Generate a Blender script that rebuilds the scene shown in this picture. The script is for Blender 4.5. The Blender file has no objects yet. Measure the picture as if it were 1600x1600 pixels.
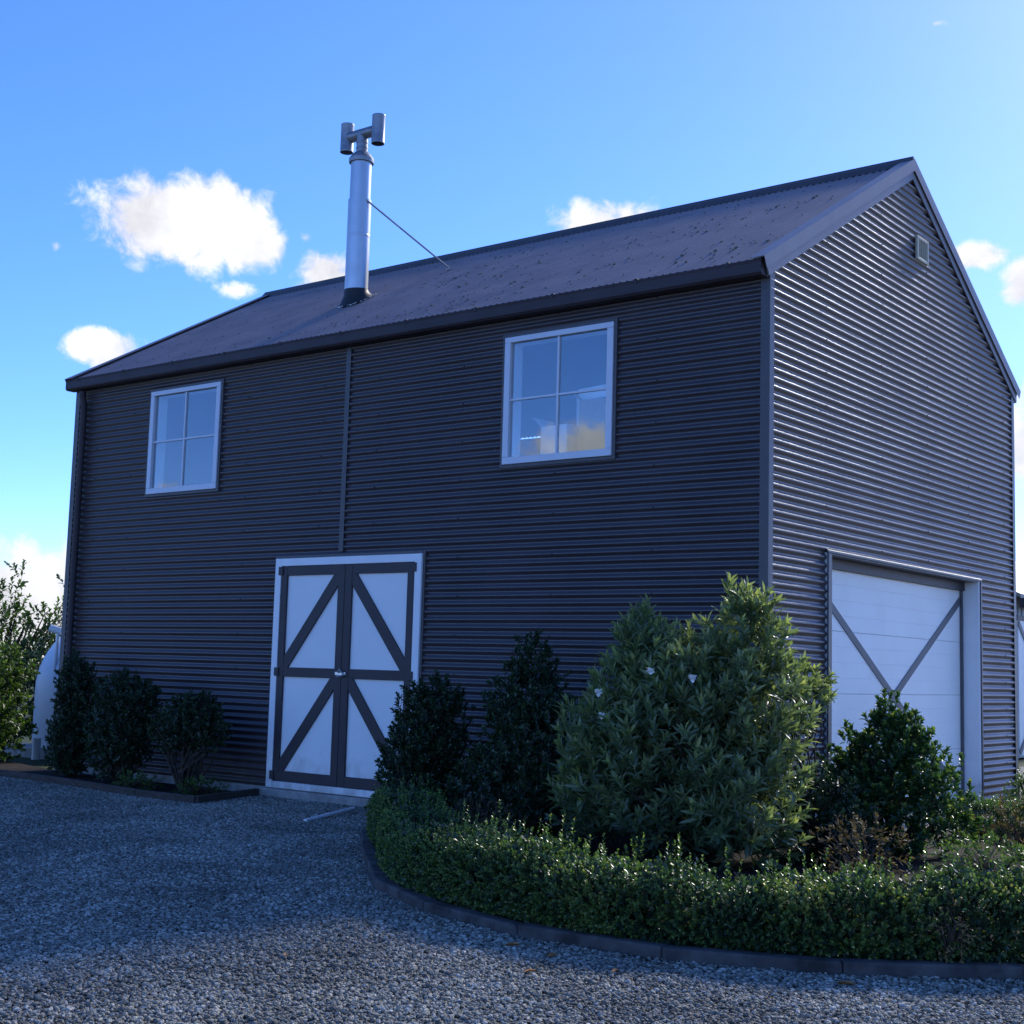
import bpy, math, random
import numpy as np
from mathutils import Vector, Matrix
R = math.radians
rng = np.random.default_rng(7); random.seed(7)
sc = bpy.context.scene
COL = sc.collection

# ------------------------------------------------------------------ camera
YAW, PITCH, ROLL = -0.66248, 0.11291, 0.02811
fw = Vector((math.sin(YAW)*math.cos(PITCH), math.cos(YAW)*math.cos(PITCH), math.sin(PITCH)))
r0 = Vector((math.cos(YAW), -math.sin(YAW), 0)); u0 = r0.cross(fw)
rr = r0*math.cos(ROLL) + u0*math.sin(ROLL); uu = u0*math.cos(ROLL) - r0*math.sin(ROLL)
cam = bpy.data.cameras.new('camera'); cam_o = bpy.data.objects.new('camera', cam); COL.objects.link(cam_o)
M = Matrix(((rr.x, uu.x, -fw.x, 5.44285), (rr.y, uu.y, -fw.y, -10.44736), (rr.z, uu.z, -fw.z, 1.4117), (0, 0, 0, 1)))
cam_o.matrix_world = M
cam.sensor_width = 36; cam.sensor_fit = 'HORIZONTAL'; cam.lens = 2178.325/1600*36; cam.clip_end = 5000; cam.clip_start = .05
sc.camera = cam_o

# ------------------------------------------------------------------ light
SUN_EL, SUN_AZ = 32.5, 0.0           # azimuth from +Y towards +X
SKY_STRENGTH, SUN_STRENGTH, EXPOSURE = 0.130, 2.0, 1.26
sc.view_settings.view_transform = 'Standard'; sc.view_settings.look = 'None'
sc.view_settings.gamma = 1; sc.view_settings.use_curve_mapping = False
sc.view_settings.exposure = EXPOSURE
sun = bpy.data.lights.new('sun', 'SUN'); sun.energy = SUN_STRENGTH; sun.angle = R(9.0); sun.color = (1, .95, .86)
sun_o = bpy.data.objects.new('sun', sun); COL.objects.link(sun_o)
sd = Vector((math.sin(R(SUN_AZ))*math.cos(R(SUN_EL)), math.cos(R(SUN_AZ))*math.cos(R(SUN_EL)), math.sin(R(SUN_EL))))
sun_o.rotation_euler = sd.to_track_quat('Z', 'Y').to_euler()

class NT:
    def __init__(s, nt): s.nt = nt; nt.nodes.clear()
    def n(s, t, **kw):
        nd = s.nt.nodes.new(t)
        for k, v in kw.items():
            if k == 'inp':
                for kk, vv in v.items():
                    if hasattr(vv, 'is_output') or isinstance(vv, bpy.types.NodeSocket): s.nt.links.new(vv, nd.inputs[kk])
                    else: nd.inputs[kk].default_value = vv
            else: setattr(nd, k, v)
        return nd
    def math(s, op, a, b=0.0, clamp=False):
        nd = s.nt.nodes.new('ShaderNodeMath'); nd.operation = op; nd.use_clamp = clamp
        for i, v in enumerate((a, b)):
            if isinstance(v, bpy.types.NodeSocket): s.nt.links.new(v, nd.inputs[i])
            else: nd.inputs[i].default_value = v
        return nd.outputs[0]
    def link(s, a, b): s.nt.links.new(a, b)

world = bpy.data.worlds.new('World'); sc.world = world; world.use_nodes = True
w = NT(world.node_tree)
sky = w.n('ShaderNodeTexSky', sky_type='NISHITA', sun_disc=False, sun_elevation=R(SUN_EL), sun_rotation=R(SUN_AZ),
          altitude=50, air_density=.65, dust_density=.2, ozone_density=6.5)
hsv = w.n('ShaderNodeHueSaturation', inp={'Saturation': 1.12, 'Value': 1.0, 'Color': sky.outputs[0]})
wb = w.n('ShaderNodeMix', data_type='RGBA', blend_type='MULTIPLY', inp={0: 1.0, 6: hsv.outputs[0], 7: (1.0, .885, 1.07, 1)})
tc = w.n('ShaderNodeTexCoord')
sep = w.n('ShaderNodeSeparateXYZ', inp={0: tc.outputs['Generated']})
DEG = 180/math.pi
az = w.math('MULTIPLY', w.math('ARCTAN2', sep.outputs[0], sep.outputs[1]), DEG)
el = w.math('MULTIPLY', w.math('ARCSINE', sep.outputs[2]), DEG)
nz = w.n('ShaderNodeTexNoise', noise_dimensions='3D', inp={'Vector': tc.outputs['Generated'], 'Scale': 52.0, 'Detail': 5.0, 'Roughness': .62, 'Distortion': .35})
nz2 = w.n('ShaderNodeTexNoise', noise_dimensions='3D', inp={'Vector': tc.outputs['Generated'], 'Scale': 17.0, 'Detail': 3.0, 'Roughness': .55})
# (azimuth, elevation of the base-to-middle, half width, half height, weight)
CLOUDS = [(-51.9, 17.3, 3.7, 1.75, 1.15), (-49.3, 16.8, 2.0, 1.3, 1.05), (-51.0, 18.1, 2.2, 1.3, 1.0), (-46.0, 15.7, 1.5, 1.2, 1.0),
          (-54.8, 12.2, 1.9, 1.0, .95), (-46.9, 17.2, 1.1, .8, .38), (-56.8, 15.9, .9, .9, .36), (-49.6, 14.9, 2.2, .9, .36),
          (-34.0, 17.6, 3.0, 1.7, 1.05), (-19.4, 16.5, 1.7, .75, .9), (-17.2, 15.4, 1.4, 1.1, 1.05), (-20.8, 25.2, 1.0, .5, .36),
          (-16.2, 9.3, 3.0, 2.6, 1.1), (-58.5, 1.8, 8.0, 3.0, 1.1), (-74, 13, 5, 2.4, 1.0), (4, 8, 7, 2.6, 1.0), (28, 13, 6, 2.4, 1.0), (58, 8, 8, 3, 1.0),
          (-100, 9, 7, 3, 1.0), (-128.2, 5.9, 2.6, 1.2, 1.0), (-145.2, 8.6, 3.0, 1.8, 1.0), (-172, 10, 6, 2.4, 1.0), (155, 8, 8, 3, 1.0), (105, 11, 7, 2.6, 1.0)]
dirv = w.n('ShaderNodeCombineXYZ', inp={0: az, 1: el})
total = None
for a0, e0, wa, he, wt in CLOUDS:
    vm = w.n('ShaderNodeVectorMath', operation='MULTIPLY_ADD', inp={0: dirv.outputs[0], 1: (1/wa, 1/he, 0), 2: (-a0/wa, -e0/he, 0)})
    d = w.n('ShaderNodeVectorMath', operation='LENGTH', inp={0: vm.outputs[0]}).outputs['Value']
    m = w.math('SUBTRACT', wt, d)
    total = m if total is None else w.math('MAXIMUM', total, m)
total = w.math('MAXIMUM', total, -1.2)
dens = w.math('ADD', w.math('ADD', w.math('MULTIPLY', total, 1.25), w.math('MULTIPLY', w.math('SUBTRACT', nz.outputs['Fac'], .5), 1.55)), w.math('MULTIPLY', w.math('SUBTRACT', nz2.outputs['Fac'], .5), .7))
alpha = w.n('ShaderNodeMapRange', interpolation_type='SMOOTHSTEP', inp={'Value': dens, 'From Min': .0, 'From Max': .62, 'To Min': 0.0, 'To Max': .97})
bri = w.n('ShaderNodeMapRange', inp={'Value': w.math('ADD', nz2.outputs['Fac'], w.math('MULTIPLY', nz.outputs['Fac'], .5)), 'From Min': .55, 'From Max': .95, 'To Min': .76, 'To Max': 1.18})
CLOUD_B = 3.25
ccol = w.n('ShaderNodeCombineXYZ', inp={0: w.math('MULTIPLY', bri.outputs[0], CLOUD_B*1.0), 1: w.math('MULTIPLY', bri.outputs[0], CLOUD_B*1.0), 2: w.math('MULTIPLY', bri.outputs[0], CLOUD_B*1.03)})
mix = w.n('ShaderNodeMix', data_type='RGBA', inp={0: alpha.outputs[0], 6: wb.outputs[2], 7: ccol.outputs[0]})
bg = w.n('ShaderNodeBackground', inp={'Color': mix.outputs[2], 'Strength': SKY_STRENGTH})
wo = w.n('ShaderNodeOutputWorld', inp={0: bg.outputs[0]})
world.cycles.sampling_method = 'MANUAL'; world.cycles.sample_map_resolution = 512

# ------------------------------------------------------------------ materials
def pmat(name, col, rough=.6, metal=0.0, spec=.5, var=0.0, vscale=3.0, bump=0.0, bscale=40.0, col2=None, rvar=0.0, coord='Object', detail=6.0, stretch=None):
    m = bpy.data.materials.new(name); m.use_nodes = True; t = NT(m.node_tree)
    b = t.n('ShaderNodeBsdfPrincipled', inp={'Roughness': rough, 'Metallic': metal, 'Specular IOR Level': spec, 'Base Color': (*col, 1)})
    o = t.n('ShaderNodeOutputMaterial', inp={0: b.outputs[0]})
    c = t.n('ShaderNodeTexCoord'); vec = c.outputs[coord]
    if stretch:
        mp = t.n('ShaderNodeMapping', inp={'Vector': vec, 'Scale': stretch}); vec = mp.outputs[0]
    if var or col2 or rvar:
        nn = t.n('ShaderNodeTexNoise', inp={'Vector': vec, 'Scale': vscale, 'Detail': detail, 'Roughness': .6})
        c2 = col2 or tuple(min(1, x*(1+var)) for x in col); c1 = col if col2 else tuple(x*(1-var) for x in col)
        rp = t.n('ShaderNodeMapRange', inp={'Value': nn.outputs['Fac'], 'From Min': .35, 'From Max': .65})
        mx = t.n('ShaderNodeMix', data_type='RGBA', inp={0: rp.outputs[0], 6: (*c1, 1), 7: (*c2, 1)})
        t.link(mx.outputs[2], b.inputs['Base Color'])
        if rvar:
            rm = t.n('ShaderNodeMapRange', inp={'Value': nn.outputs['Fac'], 'From Min': .3, 'From Max': .7, 'To Min': rough-rvar, 'To Max': rough+rvar})
            t.link(rm.outputs[0], b.inputs['Roughness'])
    if bump:
        n2 = t.n('ShaderNodeTexNoise', inp={'Vector': vec, 'Scale': bscale, 'Detail': 5.0})
        bp = t.n('ShaderNodeBump', inp={'Height': n2.outputs['Fac'], 'Strength': bump, 'Distance': .01})
        t.link(bp.outputs[0], b.inputs['Normal'])
    return m
MAT = {}
MAT['clad'] = pmat('painted_steel_cladding', (.044, .034, .037), .41, 0, .85, .12, 1.3, .10, 2.2, rvar=.05)
MAT['roofsteel'] = pmat('weathered_roof_steel', (.24, .195, .195), .6, 0, .35, .15, 2.0, .06, 30, rvar=.08)
MAT['flash'] = pmat('painted_steel_flashing', (.062, .056, .060), .42, 0, .5, .10, 4, .03, 9)
MAT['barge'] = pmat('painted_barge_flashing', (.22, .20, .20), .5, 0, .5, .10, 4, .03, 9)
MAT['gutter'] = pmat('brown_gutter_steel', (.046, .035, .039), .55, 0, .3, .15, 3, .03, 9)
MAT['brown'] = pmat('dark_brown_timber_paint', (.034, .028, .033), .5, 0, .4, .12, 6, .05, 60)
MAT['white'] = pmat('white_timber_paint', (.78, .79, .79), .45, 0, .4, .03, 5, .03, 50)
MAT['doorpanel'] = pmat('white_door_board', (.78, .79, .78), .5, 0, .4, .02, 3, .02, 40)
def grime(m, z0, z1, col, amt):
    t = m.node_tree; b = next(n for n in t.nodes if n.type == 'BSDF_PRINCIPLED'); g = t.nodes.new('ShaderNodeNewGeometry'); sx = t.nodes.new('ShaderNodeSeparateXYZ'); t.links.new(g.outputs['Position'], sx.inputs[0])
    nn = t.nodes.new('ShaderNodeTexNoise'); mp = t.nodes.new('ShaderNodeMapping'); mp.inputs['Scale'].default_value = (4, 4, 3.2); t.links.new(g.outputs['Position'], mp.inputs[0]); t.links.new(mp.outputs[0], nn.inputs['Vector']); nn.inputs['Detail'].default_value = 8; nn.inputs['Scale'].default_value = 2.0
    mr = t.nodes.new('ShaderNodeMapRange'); t.links.new(sx.outputs[2], mr.inputs[0]); mr.inputs[1].default_value = z0; mr.inputs[2].default_value = z1; mr.inputs[3].default_value = .55; mr.inputs[4].default_value = 0
    ad = t.nodes.new('ShaderNodeMath'); ad.operation = 'ADD'; t.links.new(mr.outputs[0], ad.inputs[0]); t.links.new(nn.outputs['Fac'], ad.inputs[1])
    m2 = t.nodes.new('ShaderNodeMapRange'); t.links.new(ad.outputs[0], m2.inputs[0]); m2.inputs[1].default_value = .72; m2.inputs[2].default_value = 1.1; m2.inputs[3].default_value = 0; m2.inputs[4].default_value = amt
    mx = t.nodes.new('ShaderNodeMix'); mx.data_type = 'RGBA'; old = b.inputs['Base Color'].links[0].from_socket; t.links.new(m2.outputs[0], mx.inputs[0]); t.links.new(old, mx.inputs[6]); mx.inputs[7].default_value = (*col, 1); t.links.new(mx.outputs[2], b.inputs['Base Color'])
grime(MAT['doorpanel'], .15, .6, (.26, .23, .19), .4)
grime(MAT['clad'], .05, .7, (.085, .068, .05), .5)
grime(MAT['white'], .05, .6, (.2, .18, .14), .5)
MAT['garage'] = pmat('white_garage_steel', (.86, .85, .80), .45, 0, .4, .03, 2, .02, 60)
MAT['greybrace'] = pmat('grey_painted_brace', (.10, .105, .115), .5, 0, .4, .08, 5)
MAT['concrete'] = pmat('plinth_concrete', (.30, .29, .27), .85, 0, .3, .25, 7, .25, 60)
MAT['kerbc'] = pmat('kerb_concrete', (.062, .06, .06), .9, 0, .3, .5, 6, .5, 50)
MAT['timber'] = pmat('weathered_timber', (.055, .046, .04), .85, 0, .3, .35, 8, .3, 50, stretch=(1, 6, 6))
MAT['alu'] = pmat('window_joinery', (.60, .64, .70), .38, 0, .5, .03, 4)
MAT['galv'] = pmat('flue_stainless', (.46, .49, .52), .38, .9, .5, .06, 3)
MAT['galv2'] = pmat('cowl_galvanised', (.27, .28, .30), .45, .7, .5, .2, 10, .03, 30, rvar=.1)
MAT['rubber'] = pmat('black_rubber', (.012, .012, .013), .55)
MAT['white_flecks'] = pmat('white_fleck', (.7, .7, .68), .6)
MAT['vent'] = pmat('cream_vent_plastic', (.60, .52, .36), .5, 0, .4, .08, 20)
MAT['ventd'] = pmat('vent_dark_back', (.03, .03, .028), .8)
MAT['chrome'] = pmat('latch_steel', (.55, .56, .58), .3, .9)
MAT['lining'] = pmat('interior_lining', (.42, .42, .40), .8, 0, .3, .08, 2)
MAT['woodfloor'] = pmat('interior_floor', (.25, .17, .10), .6, 0, .3, .2, 3)
MAT['card'] = pmat('cardboard', (.36, .25, .14), .85, 0, .2, .12, 5)
MAT['whitecard'] = pmat('white_carton', (.72, .72, .70), .7, 0, .2, .04, 5)
MAT['soil'] = pmat('bed_soil', (.022, .017, .013), .95, 0, .2, .5, 12, .8, 30)
MAT['bark'] = pmat('shrub_bark', (.06, .047, .036), .9, 0, .2, .35, 20, .4, 50)
MAT['tankm'] = pmat('white_tank_plastic', (.62, .66, .70), .4, 0, .5, .05, 2)
MAT['pipe'] = pmat('white_pvc', (.72, .73, .73), .35, 0, .5, .05, 6)
MAT['hose'] = pmat('black_hose', (.012, .012, .014), .4)
MAT['lichen'] = pmat('roof_lichen', (.10, .095, .07), .95, 0, .2, .45, 25, .4, 80, col2=(.17, .155, .125))
MAT['shedroof'] = pmat('pale_shed_roof', (.24, .22, .20), .5, 0, .4, .12, 2)
MAT['shedwall'] = pmat('pale_shed_wall', (.40, .43, .46), .5, 0, .4, .06, 2)
MAT['screw'] = pmat('screw_heads', (.05, .045, .05), .8, 0, .2)
MAT['petal'] = pmat('white_petal', (.75, .76, .72), .6)
MAT['deadleaf'] = pmat('fallen_leaf', (.26, .13, .05), .8, 0, .2, .4, 30)

def glass():
    m = bpy.data.materials.new('window_glass'); m.use_nodes = True; t = NT(m.node_tree)
    lw = t.n('ShaderNodeLayerWeight', inp={'Blend': .5})
    f = t.math('ADD', t.math('MULTIPLY', t.math('POWER', lw.outputs['Facing'], 5.0), .8), .125, True)
    tr = t.n('ShaderNodeBsdfTransparent', inp={0: (.94, .97, .98, 1)})
    c = t.n('ShaderNodeTexCoord'); n2 = t.n('ShaderNodeTexNoise', inp={'Vector': c.outputs['Object'], 'Scale': 2.5, 'Detail': 1.0})
    bp = t.n('ShaderNodeBump', inp={'Height': n2.outputs['Fac'], 'Strength': .05, 'Distance': .01})
    gl = t.n('ShaderNodeBsdfGlossy', inp={'Roughness': .02, 'Color': (.95, .98, 1, 1), 'Normal': bp.outputs[0]})
    mx = t.n('ShaderNodeMixShader', inp={0: f, 1: tr.outputs[0], 2: gl.outputs[0]})
    t.n('ShaderNodeOutputMaterial', inp={0: mx.outputs[0]})
    return m
MAT['glass'] = glass()

def leafmat(name, stops, rough=.38, trans=.3, tcol=(.30, .42, .06), spec=.5):
    m = bpy.data.materials.new(name); m.use_nodes = True; t = NT(m.node_tree)
    a = t.n('ShaderNodeAttribute', attribute_name='tint')
    rp = t.n('ShaderNodeValToRGB', inp={0: a.outputs['Fac']})
    e = rp.color_ramp.elements
    while len(e) < len(stops): e.new(.5)
    for i, (p, c) in enumerate(stops): e[i].position = p; e[i].color = (*c, 1)
    b = t.n('ShaderNodeBsdfPrincipled', inp={'Roughness': rough, 'Specular IOR Level': spec, 'Base Color': rp.outputs[0]})
    br = t.n('ShaderNodeMix', data_type='RGBA', blend_type='MULTIPLY', inp={0: 1.0, 6: rp.outputs[0], 7: (2.2, 2.4, 1.1, 1)})
    tl = t.n('ShaderNodeBsdfTranslucent', inp={0: br.outputs[2]})
    mx = t.n('ShaderNodeMixShader', inp={0: trans, 1: b.outputs[0], 2: tl.outputs[0]})
    t.n('ShaderNodeOutputMaterial', inp={0: mx.outputs[0]})
    return m
MAT['leaf_c'] = leafmat('large_shrub_leaf', [(0, (.070, .098, .055)), (.5, (.150, .190, .095)), (.85, (.27, .30, .125)), (1, (.40, .39, .15))], .32, .34)
MAT['leaf_d'] = leafmat('glossy_shrub_leaf', [(0, (.026, .060, .022)), (.6, (.046, .098, .030)), (.9, (.11, .165, .04)), (1, (.23, .25, .06))], .33, .28)
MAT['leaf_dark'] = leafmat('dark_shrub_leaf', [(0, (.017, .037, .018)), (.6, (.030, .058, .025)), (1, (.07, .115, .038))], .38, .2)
MAT['leaf_box'] = leafmat('box_hedge_leaf', [(0, (.034, .066, .023)), (.55, (.075, .130, .036)), (.88, (.15, .215, .052)), (1, (.30, .28, .08))], .34, .3)
MAT['leaf_dry'] = leafmat('dry_leaf', [(0, (.07, .045, .025)), (.5, (.15, .105, .05)), (1, (.30, .21, .07))], .7, .2)
MAT['leaf_light'] = leafmat('bright_shrub_leaf', [(0, (.03, .06, .015)), (.5, (.07, .12, .025)), (1, (.18, .22, .05))], .42, .35)
MAT['leaf_con'] = leafmat('conifer_leaf', [(0, (.015, .030, .016)), (1, (.035, .06, .025))], .6, .1)

def stone_mat():
    m = bpy.data.materials.new('crushed_stone'); m.use_nodes = True; t = NT(m.node_tree)
    g = t.n('ShaderNodeNewGeometry')
    rp = t.n('ShaderNodeValToRGB', inp={0: g.outputs['Random Per Island']})
    e = rp.color_ramp.elements
    st = [(0, (.100, .098, .080)), (.45, (.205, .200, .165)), (.8, (.32, .312, .262)), (.965, (.42, .41, .35)), (.985, (.50, .48, .44)), (1, (.20, .14, .09))]
    while len(e) < len(st): e.new(.5)
    for i, (p, c) in enumerate(st): e[i].position = p; e[i].color = (*c, 1)
    c = t.n('ShaderNodeTexCoord')
    lo = t.n('ShaderNodeTexNoise', inp={'Vector': g.outputs['Position'], 'Scale': .9, 'Detail': 5.0, 'Roughness': .6})
    du = t.n('ShaderNodeMapRange', inp={'Value': lo.outputs['Fac'], 'From Min': .36, 'From Max': .66, 'To Min': .72, 'To Max': 1.28})
    cm = t.n('ShaderNodeCombineXYZ', inp={0: du.outputs[0], 1: du.outputs[0], 2: du.outputs[0]})
    mm = t.n('ShaderNodeMix', data_type='RGBA', blend_type='MULTIPLY', inp={0: 1.0, 6: rp.outputs[0], 7: cm.outputs[0]})
    b = t.n('ShaderNodeBsdfPrincipled', inp={'Roughness': .8, 'Specular IOR Level': .3, 'Base Color': mm.outputs[2]})
    t.n('ShaderNodeOutputMaterial', inp={0: b.outputs[0]})
    return m
MAT['stone'] = stone_mat()
def gravel_mat():
    m = bpy.data.materials.new('gravel_surface'); m.use_nodes = True; t = NT(m.node_tree)
    c = t.n('ShaderNodeTexCoord')
    v = t.n('ShaderNodeTexVoronoi', inp={'Vector': c.outputs['Object'], 'Scale': 48.0})
    rp = t.n('ShaderNodeValToRGB', inp={0: v.outputs['Color']})
    e = rp.color_ramp.elements; e[0].color = (.10, .098, .08, 1); e[1].color = (.33, .32, .27, 1)
    bp = t.n('ShaderNodeBump', invert=True, inp={'Height': v.outputs['Distance'], 'Strength': .9, 'Distance': .02})
    b = t.n('ShaderNodeBsdfPrincipled', inp={'Roughness': .85, 'Base Color': rp.outputs[0], 'Normal': bp.outputs[0]})
    t.n('ShaderNodeOutputMaterial', inp={0: b.outputs[0]})
    return m
MAT['gravel'] = gravel_mat()
MAT['grass'] = pmat('paddock_grass', (.03, .05, .015), .9, 0, .2, .4, .6, .6, 15, col2=(.05, .065, .02))

# ------------------------------------------------------------------ mesh helpers
class MB:
    def __init__(s): s.v = []; s.f = []
    def add(s, vs, fs):
        o = len(s.v); s.v += [tuple(p) for p in vs]; s.f += [tuple(i+o for i in f) for f in fs]; return s
    def box(s, x0, x1, y0, y1, z0, z1):
        return s.add([(x0,y0,z0),(x1,y0,z0),(x1,y1,z0),(x0,y1,z0),(x0,y0,z1),(x1,y0,z1),(x1,y1,z1),(x0,y1,z1)],
                     [(0,3,2,1),(4,5,6,7),(0,1,5,4),(1,2,6,5),(2,3,7,6),(3,0,4,7)])
    def beam(s, p, q, wd, th, nrm):   # rectangular bar, th along nrm (from 0 to th), wd across
        p, q, n = Vector(p), Vector(q), Vector(nrm).normalized(); d = (q-p).normalized(); a = d.cross(n).normalized()*(wd/2)
        vs = [p-a, p+a, p+a+n*th, p-a+n*th, q-a, q+a, q+a+n*th, q-a+n*th]
        return s.add(vs, [(0,1,2,3),(7,6,5,4),(0,4,5,1),(1,5,6,2),(2,6,7,3),(3,7,4,0)])
    def tube(s, pts, rad, seg=8, cap=True):
        pts = [Vector(p) for p in pts]; rad = rad if isinstance(rad, (list, tuple)) else [rad]*len(pts)
        o = len(s.v); prev = None
        for i, p in enumerate(pts):
            d = (pts[min(i+1, len(pts)-1)]-pts[max(i-1, 0)]).normalized()
            if prev is None:
                a = d.orthogonal().normalized()
            else:
                a = (prev - d*prev.dot(d))
                a = a.normalized() if a.length > 1e-6 else d.orthogonal().normalized()
            prev = a; b = d.cross(a)
            for k in range(seg):
                t = 2*math.pi*k/seg; s.v.append(tuple(p+(a*math.cos(t)+b*math.sin(t))*rad[i]))
        for i in range(len(pts)-1):
            for k in range(seg):
                k2 = (k+1) % seg; s.f.append((o+i*seg+k, o+i*seg+k2, o+(i+1)*seg+k2, o+(i+1)*seg+k))
        if cap:
            s.f.append(tuple(o+k for k in reversed(range(seg)))); e = o+(len(pts)-1)*seg; s.f.append(tuple(e+k for k in range(seg)))
        return s
    def lathe(s, prof, c, seg=28):    # list of (r, z) about the vertical axis through c
        o = len(s.v)
        for r_, z in prof:
            for k in range(seg):
                t = 2*math.pi*k/seg; s.v.append((c[0]+r_*math.cos(t), c[1]+r_*math.sin(t), c[2]+z))
        for i in range(len(prof)-1):
            for k in range(seg):
                k2 = (k+1) % seg; s.f.append((o+i*seg+k, o+i*seg+k2, o+(i+1)*seg+k2, o+(i+1)*seg+k))
        return s
    def build(s, name, mat, parent=None, smooth=False, bevel=0, **tags):
        me = bpy.data.meshes.new(name); me.from_pydata(s.v, [], s.f); me.update()
        if smooth: me.shade_smooth()
        me.materials.append(MAT[mat] if isinstance(mat, str) else mat)
        o = bpy.data.objects.new(name, me); COL.objects.link(o); o.parent = parent
        if bevel:
            b = o.modifiers.new('bevel', 'BEVEL'); b.width = bevel; b.segments = 2; b.limit_method = 'ANGLE'; b.harden_normals = False
        tag(o, **tags); return o
def tag(o, label=None, cat=None, group=None, kind=None):
    for k, v in (('label', label), ('category', cat), ('group', group), ('kind', kind)):
        if v: o[k] = v
def autosmooth(o, ang=35):
    me = o.data; me.shade_smooth()
    try: me.set_sharp_from_angle(angle=R(ang))
    except Exception: pass
    return o
def empty(name, loc=(0, 0, 0), **tags):
    o = bpy.data.objects.new(name, None); COL.objects.link(o); o.location = loc; o.empty_display_size = .2; tag(o, **tags); return o
def part(name, parent=None, mat='flash', loc=None):  # helper kept for shared-mesh copies
    return None
def share(src, name, loc, parent, rot=None):
    o = bpy.data.objects.new(name, src.data); COL.objects.link(o); o.parent = parent; o.location = loc
    if rot: o.rotation_euler = rot
    return o
def np_mesh(name, V, F, mat, parent=None, tint=None, smooth=True, **tags):
    me = bpy.data.meshes.new(name); V = np.asarray(V, np.float32); F = np.asarray(F, np.int32); k = F.shape[1]
    me.vertices.add(len(V)); me.vertices.foreach_set('co', V.ravel())
    me.loops.add(F.size); me.loops.foreach_set('vertex_index', F.ravel())
    me.polygons.add(len(F)); me.polygons.foreach_set('loop_start', np.arange(0, F.size, k, dtype=np.int32))
    me.update(calc_edges=True); me.validate()
    if tint is not None:
        a = me.attributes.new('tint', 'FLOAT', 'POINT'); a.data.foreach_set('value', np.asarray(tint, np.float32))
    if smooth: me.shade_smooth()
    me.materials.append(MAT[mat]); o = bpy.data.objects.new(name, me); COL.objects.link(o); o.parent = parent
    tag(o, **tags); return o

# ------------------------------------------------------------------ the setting
def sheet(name, poly, z, mat, **tags):
    m = MB(); m.add([(x, y, z) for x, y in poly], [tuple(range(len(poly)))]); return m.build(name, mat, **tags)
sheet('ground', [(-900, -900), (900, -900), (900, 900), (-900, 900)], -.03, 'grass', kind='structure')
sheet('gravel_yard', [(-16, -1.2), (-16, -30), (30, -30), (30, 24), (-2.6, 24), (-2.6, 6.6), (-9.9, 6.4), (-9.9, -.2)], -.012, 'gravel', kind='structure')

L, W = 9.79868, 6.22699
PIT, DEP = .0762, .0225
EY, EZ, RZ = -.15307, 4.91812, 6.77986
SL = (RZ-EZ)/(W/2-EY)           # roof slope
def roofz(y): return EZ + (min(y, W-y)-EY)*SL

# ================================================================== BARN
barn = empty('barn', (0, 0, 0), label='two storey dark corrugated steel barn with pitched roof and white windows', cat='barn')

def cladding(parent, u0, u1, z0, z1, fn, holes=(), clip=None, phase=0.0, split=None, sub=10):
    """horizontal corrugated sheets, one object for each course of ten corrugations; fn(u,z,d)->point, d = distance off the wall"""
    step = PIT/sub; course = PIT*10; n = 0; z = z0
    spans = [(u0, u1)] if split is None else [(u0, split), (split, u1)]
    ci = 0
    while z < z1-1e-6:
        zt = min(z+course, z1)
        cs = list(spans)
        for h in holes:
            if h[2] <= z+1e-6 and h[3] >= zt-1e-6: cs = [q for (a, b) in cs for q in (((a, min(b, h[0])), (max(a, h[1]), b)) if h[0] < b and h[1] > a else ((a, b),)) if q[1] > q[0]+1e-6]
        for (a, b) in cs:
            m = MB(); nrow = max(1, round((zt-z)/step)); wob = random.uniform(0, .0012)
            def prof(zz): return DEP/2 - DEP/2*math.cos(2*math.pi*(zz-phase)/PIT) + wob
            cuts = sorted(set([a, b] + [h for hh in holes for h in hh[:2] if a < h < b]))
            for i in range(nrow):
                za, zb = z+(zt-z)*i/nrow, z+(zt-z)*(i+1)/nrow; zm = (za+zb)/2
                segs = [(a, b)]
                for h0, h1, h2, h3 in holes:
                    if h2 < zm < h3:
                        ns = []
                        for s0, s1 in segs:
                            if h1 <= s0 or h0 >= s1: ns.append((s0, s1)); continue
                            if h0 > s0: ns.append((s0, h0))
                            if h1 < s1: ns.append((h1, s1))
                        segs = ns
                for s0, s1 in segs:
                    s0a, s1a, s0b, s1b = s0, s1, s0, s1
                    if clip:
                        ca, cb = clip(za), clip(zb); s0a = max(s0, ca[0]); s1a = min(s1, ca[1]); s0b = max(s0, cb[0]); s1b = min(s1, cb[1])
                        if s1b <= s0b: continue
                    k = max(1, int((s1-s0)/1.3))
                    for j in range(k):
                        f0, f1 = j/k, (j+1)/k
                        A0, A1 = s0a+(s1a-s0a)*f0, s0a+(s1a-s0a)*f1; B0, B1 = s0b+(s1b-s0b)*f0, s0b+(s1b-s0b)*f1
                        da = lambda u, zz: prof(zz)+.0016*math.sin(u*2.3+zz*3.1)+.001*math.sin(u*5.1-zz*7.7)
                        m.add([fn(A0, za, da(A0, za)), fn(A1, za, da(A1, za)), fn(B1, zb, da(B1, zb)), fn(B0, zb, da(B0, zb))], [(0, 1, 2, 3)])
            if m.f:
                o = m.build('cladding_sheet', 'clad', parent)
                import bmesh
                bm = bmesh.new(); bm.from_mesh(o.data); bmesh.ops.remove_doubles(bm, verts=bm.verts, dist=1e-5)
                for fc in bm.faces: fc.smooth = True
                bm.to_mesh(o.data); bm.free()
        z = zt; ci += 1
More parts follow.
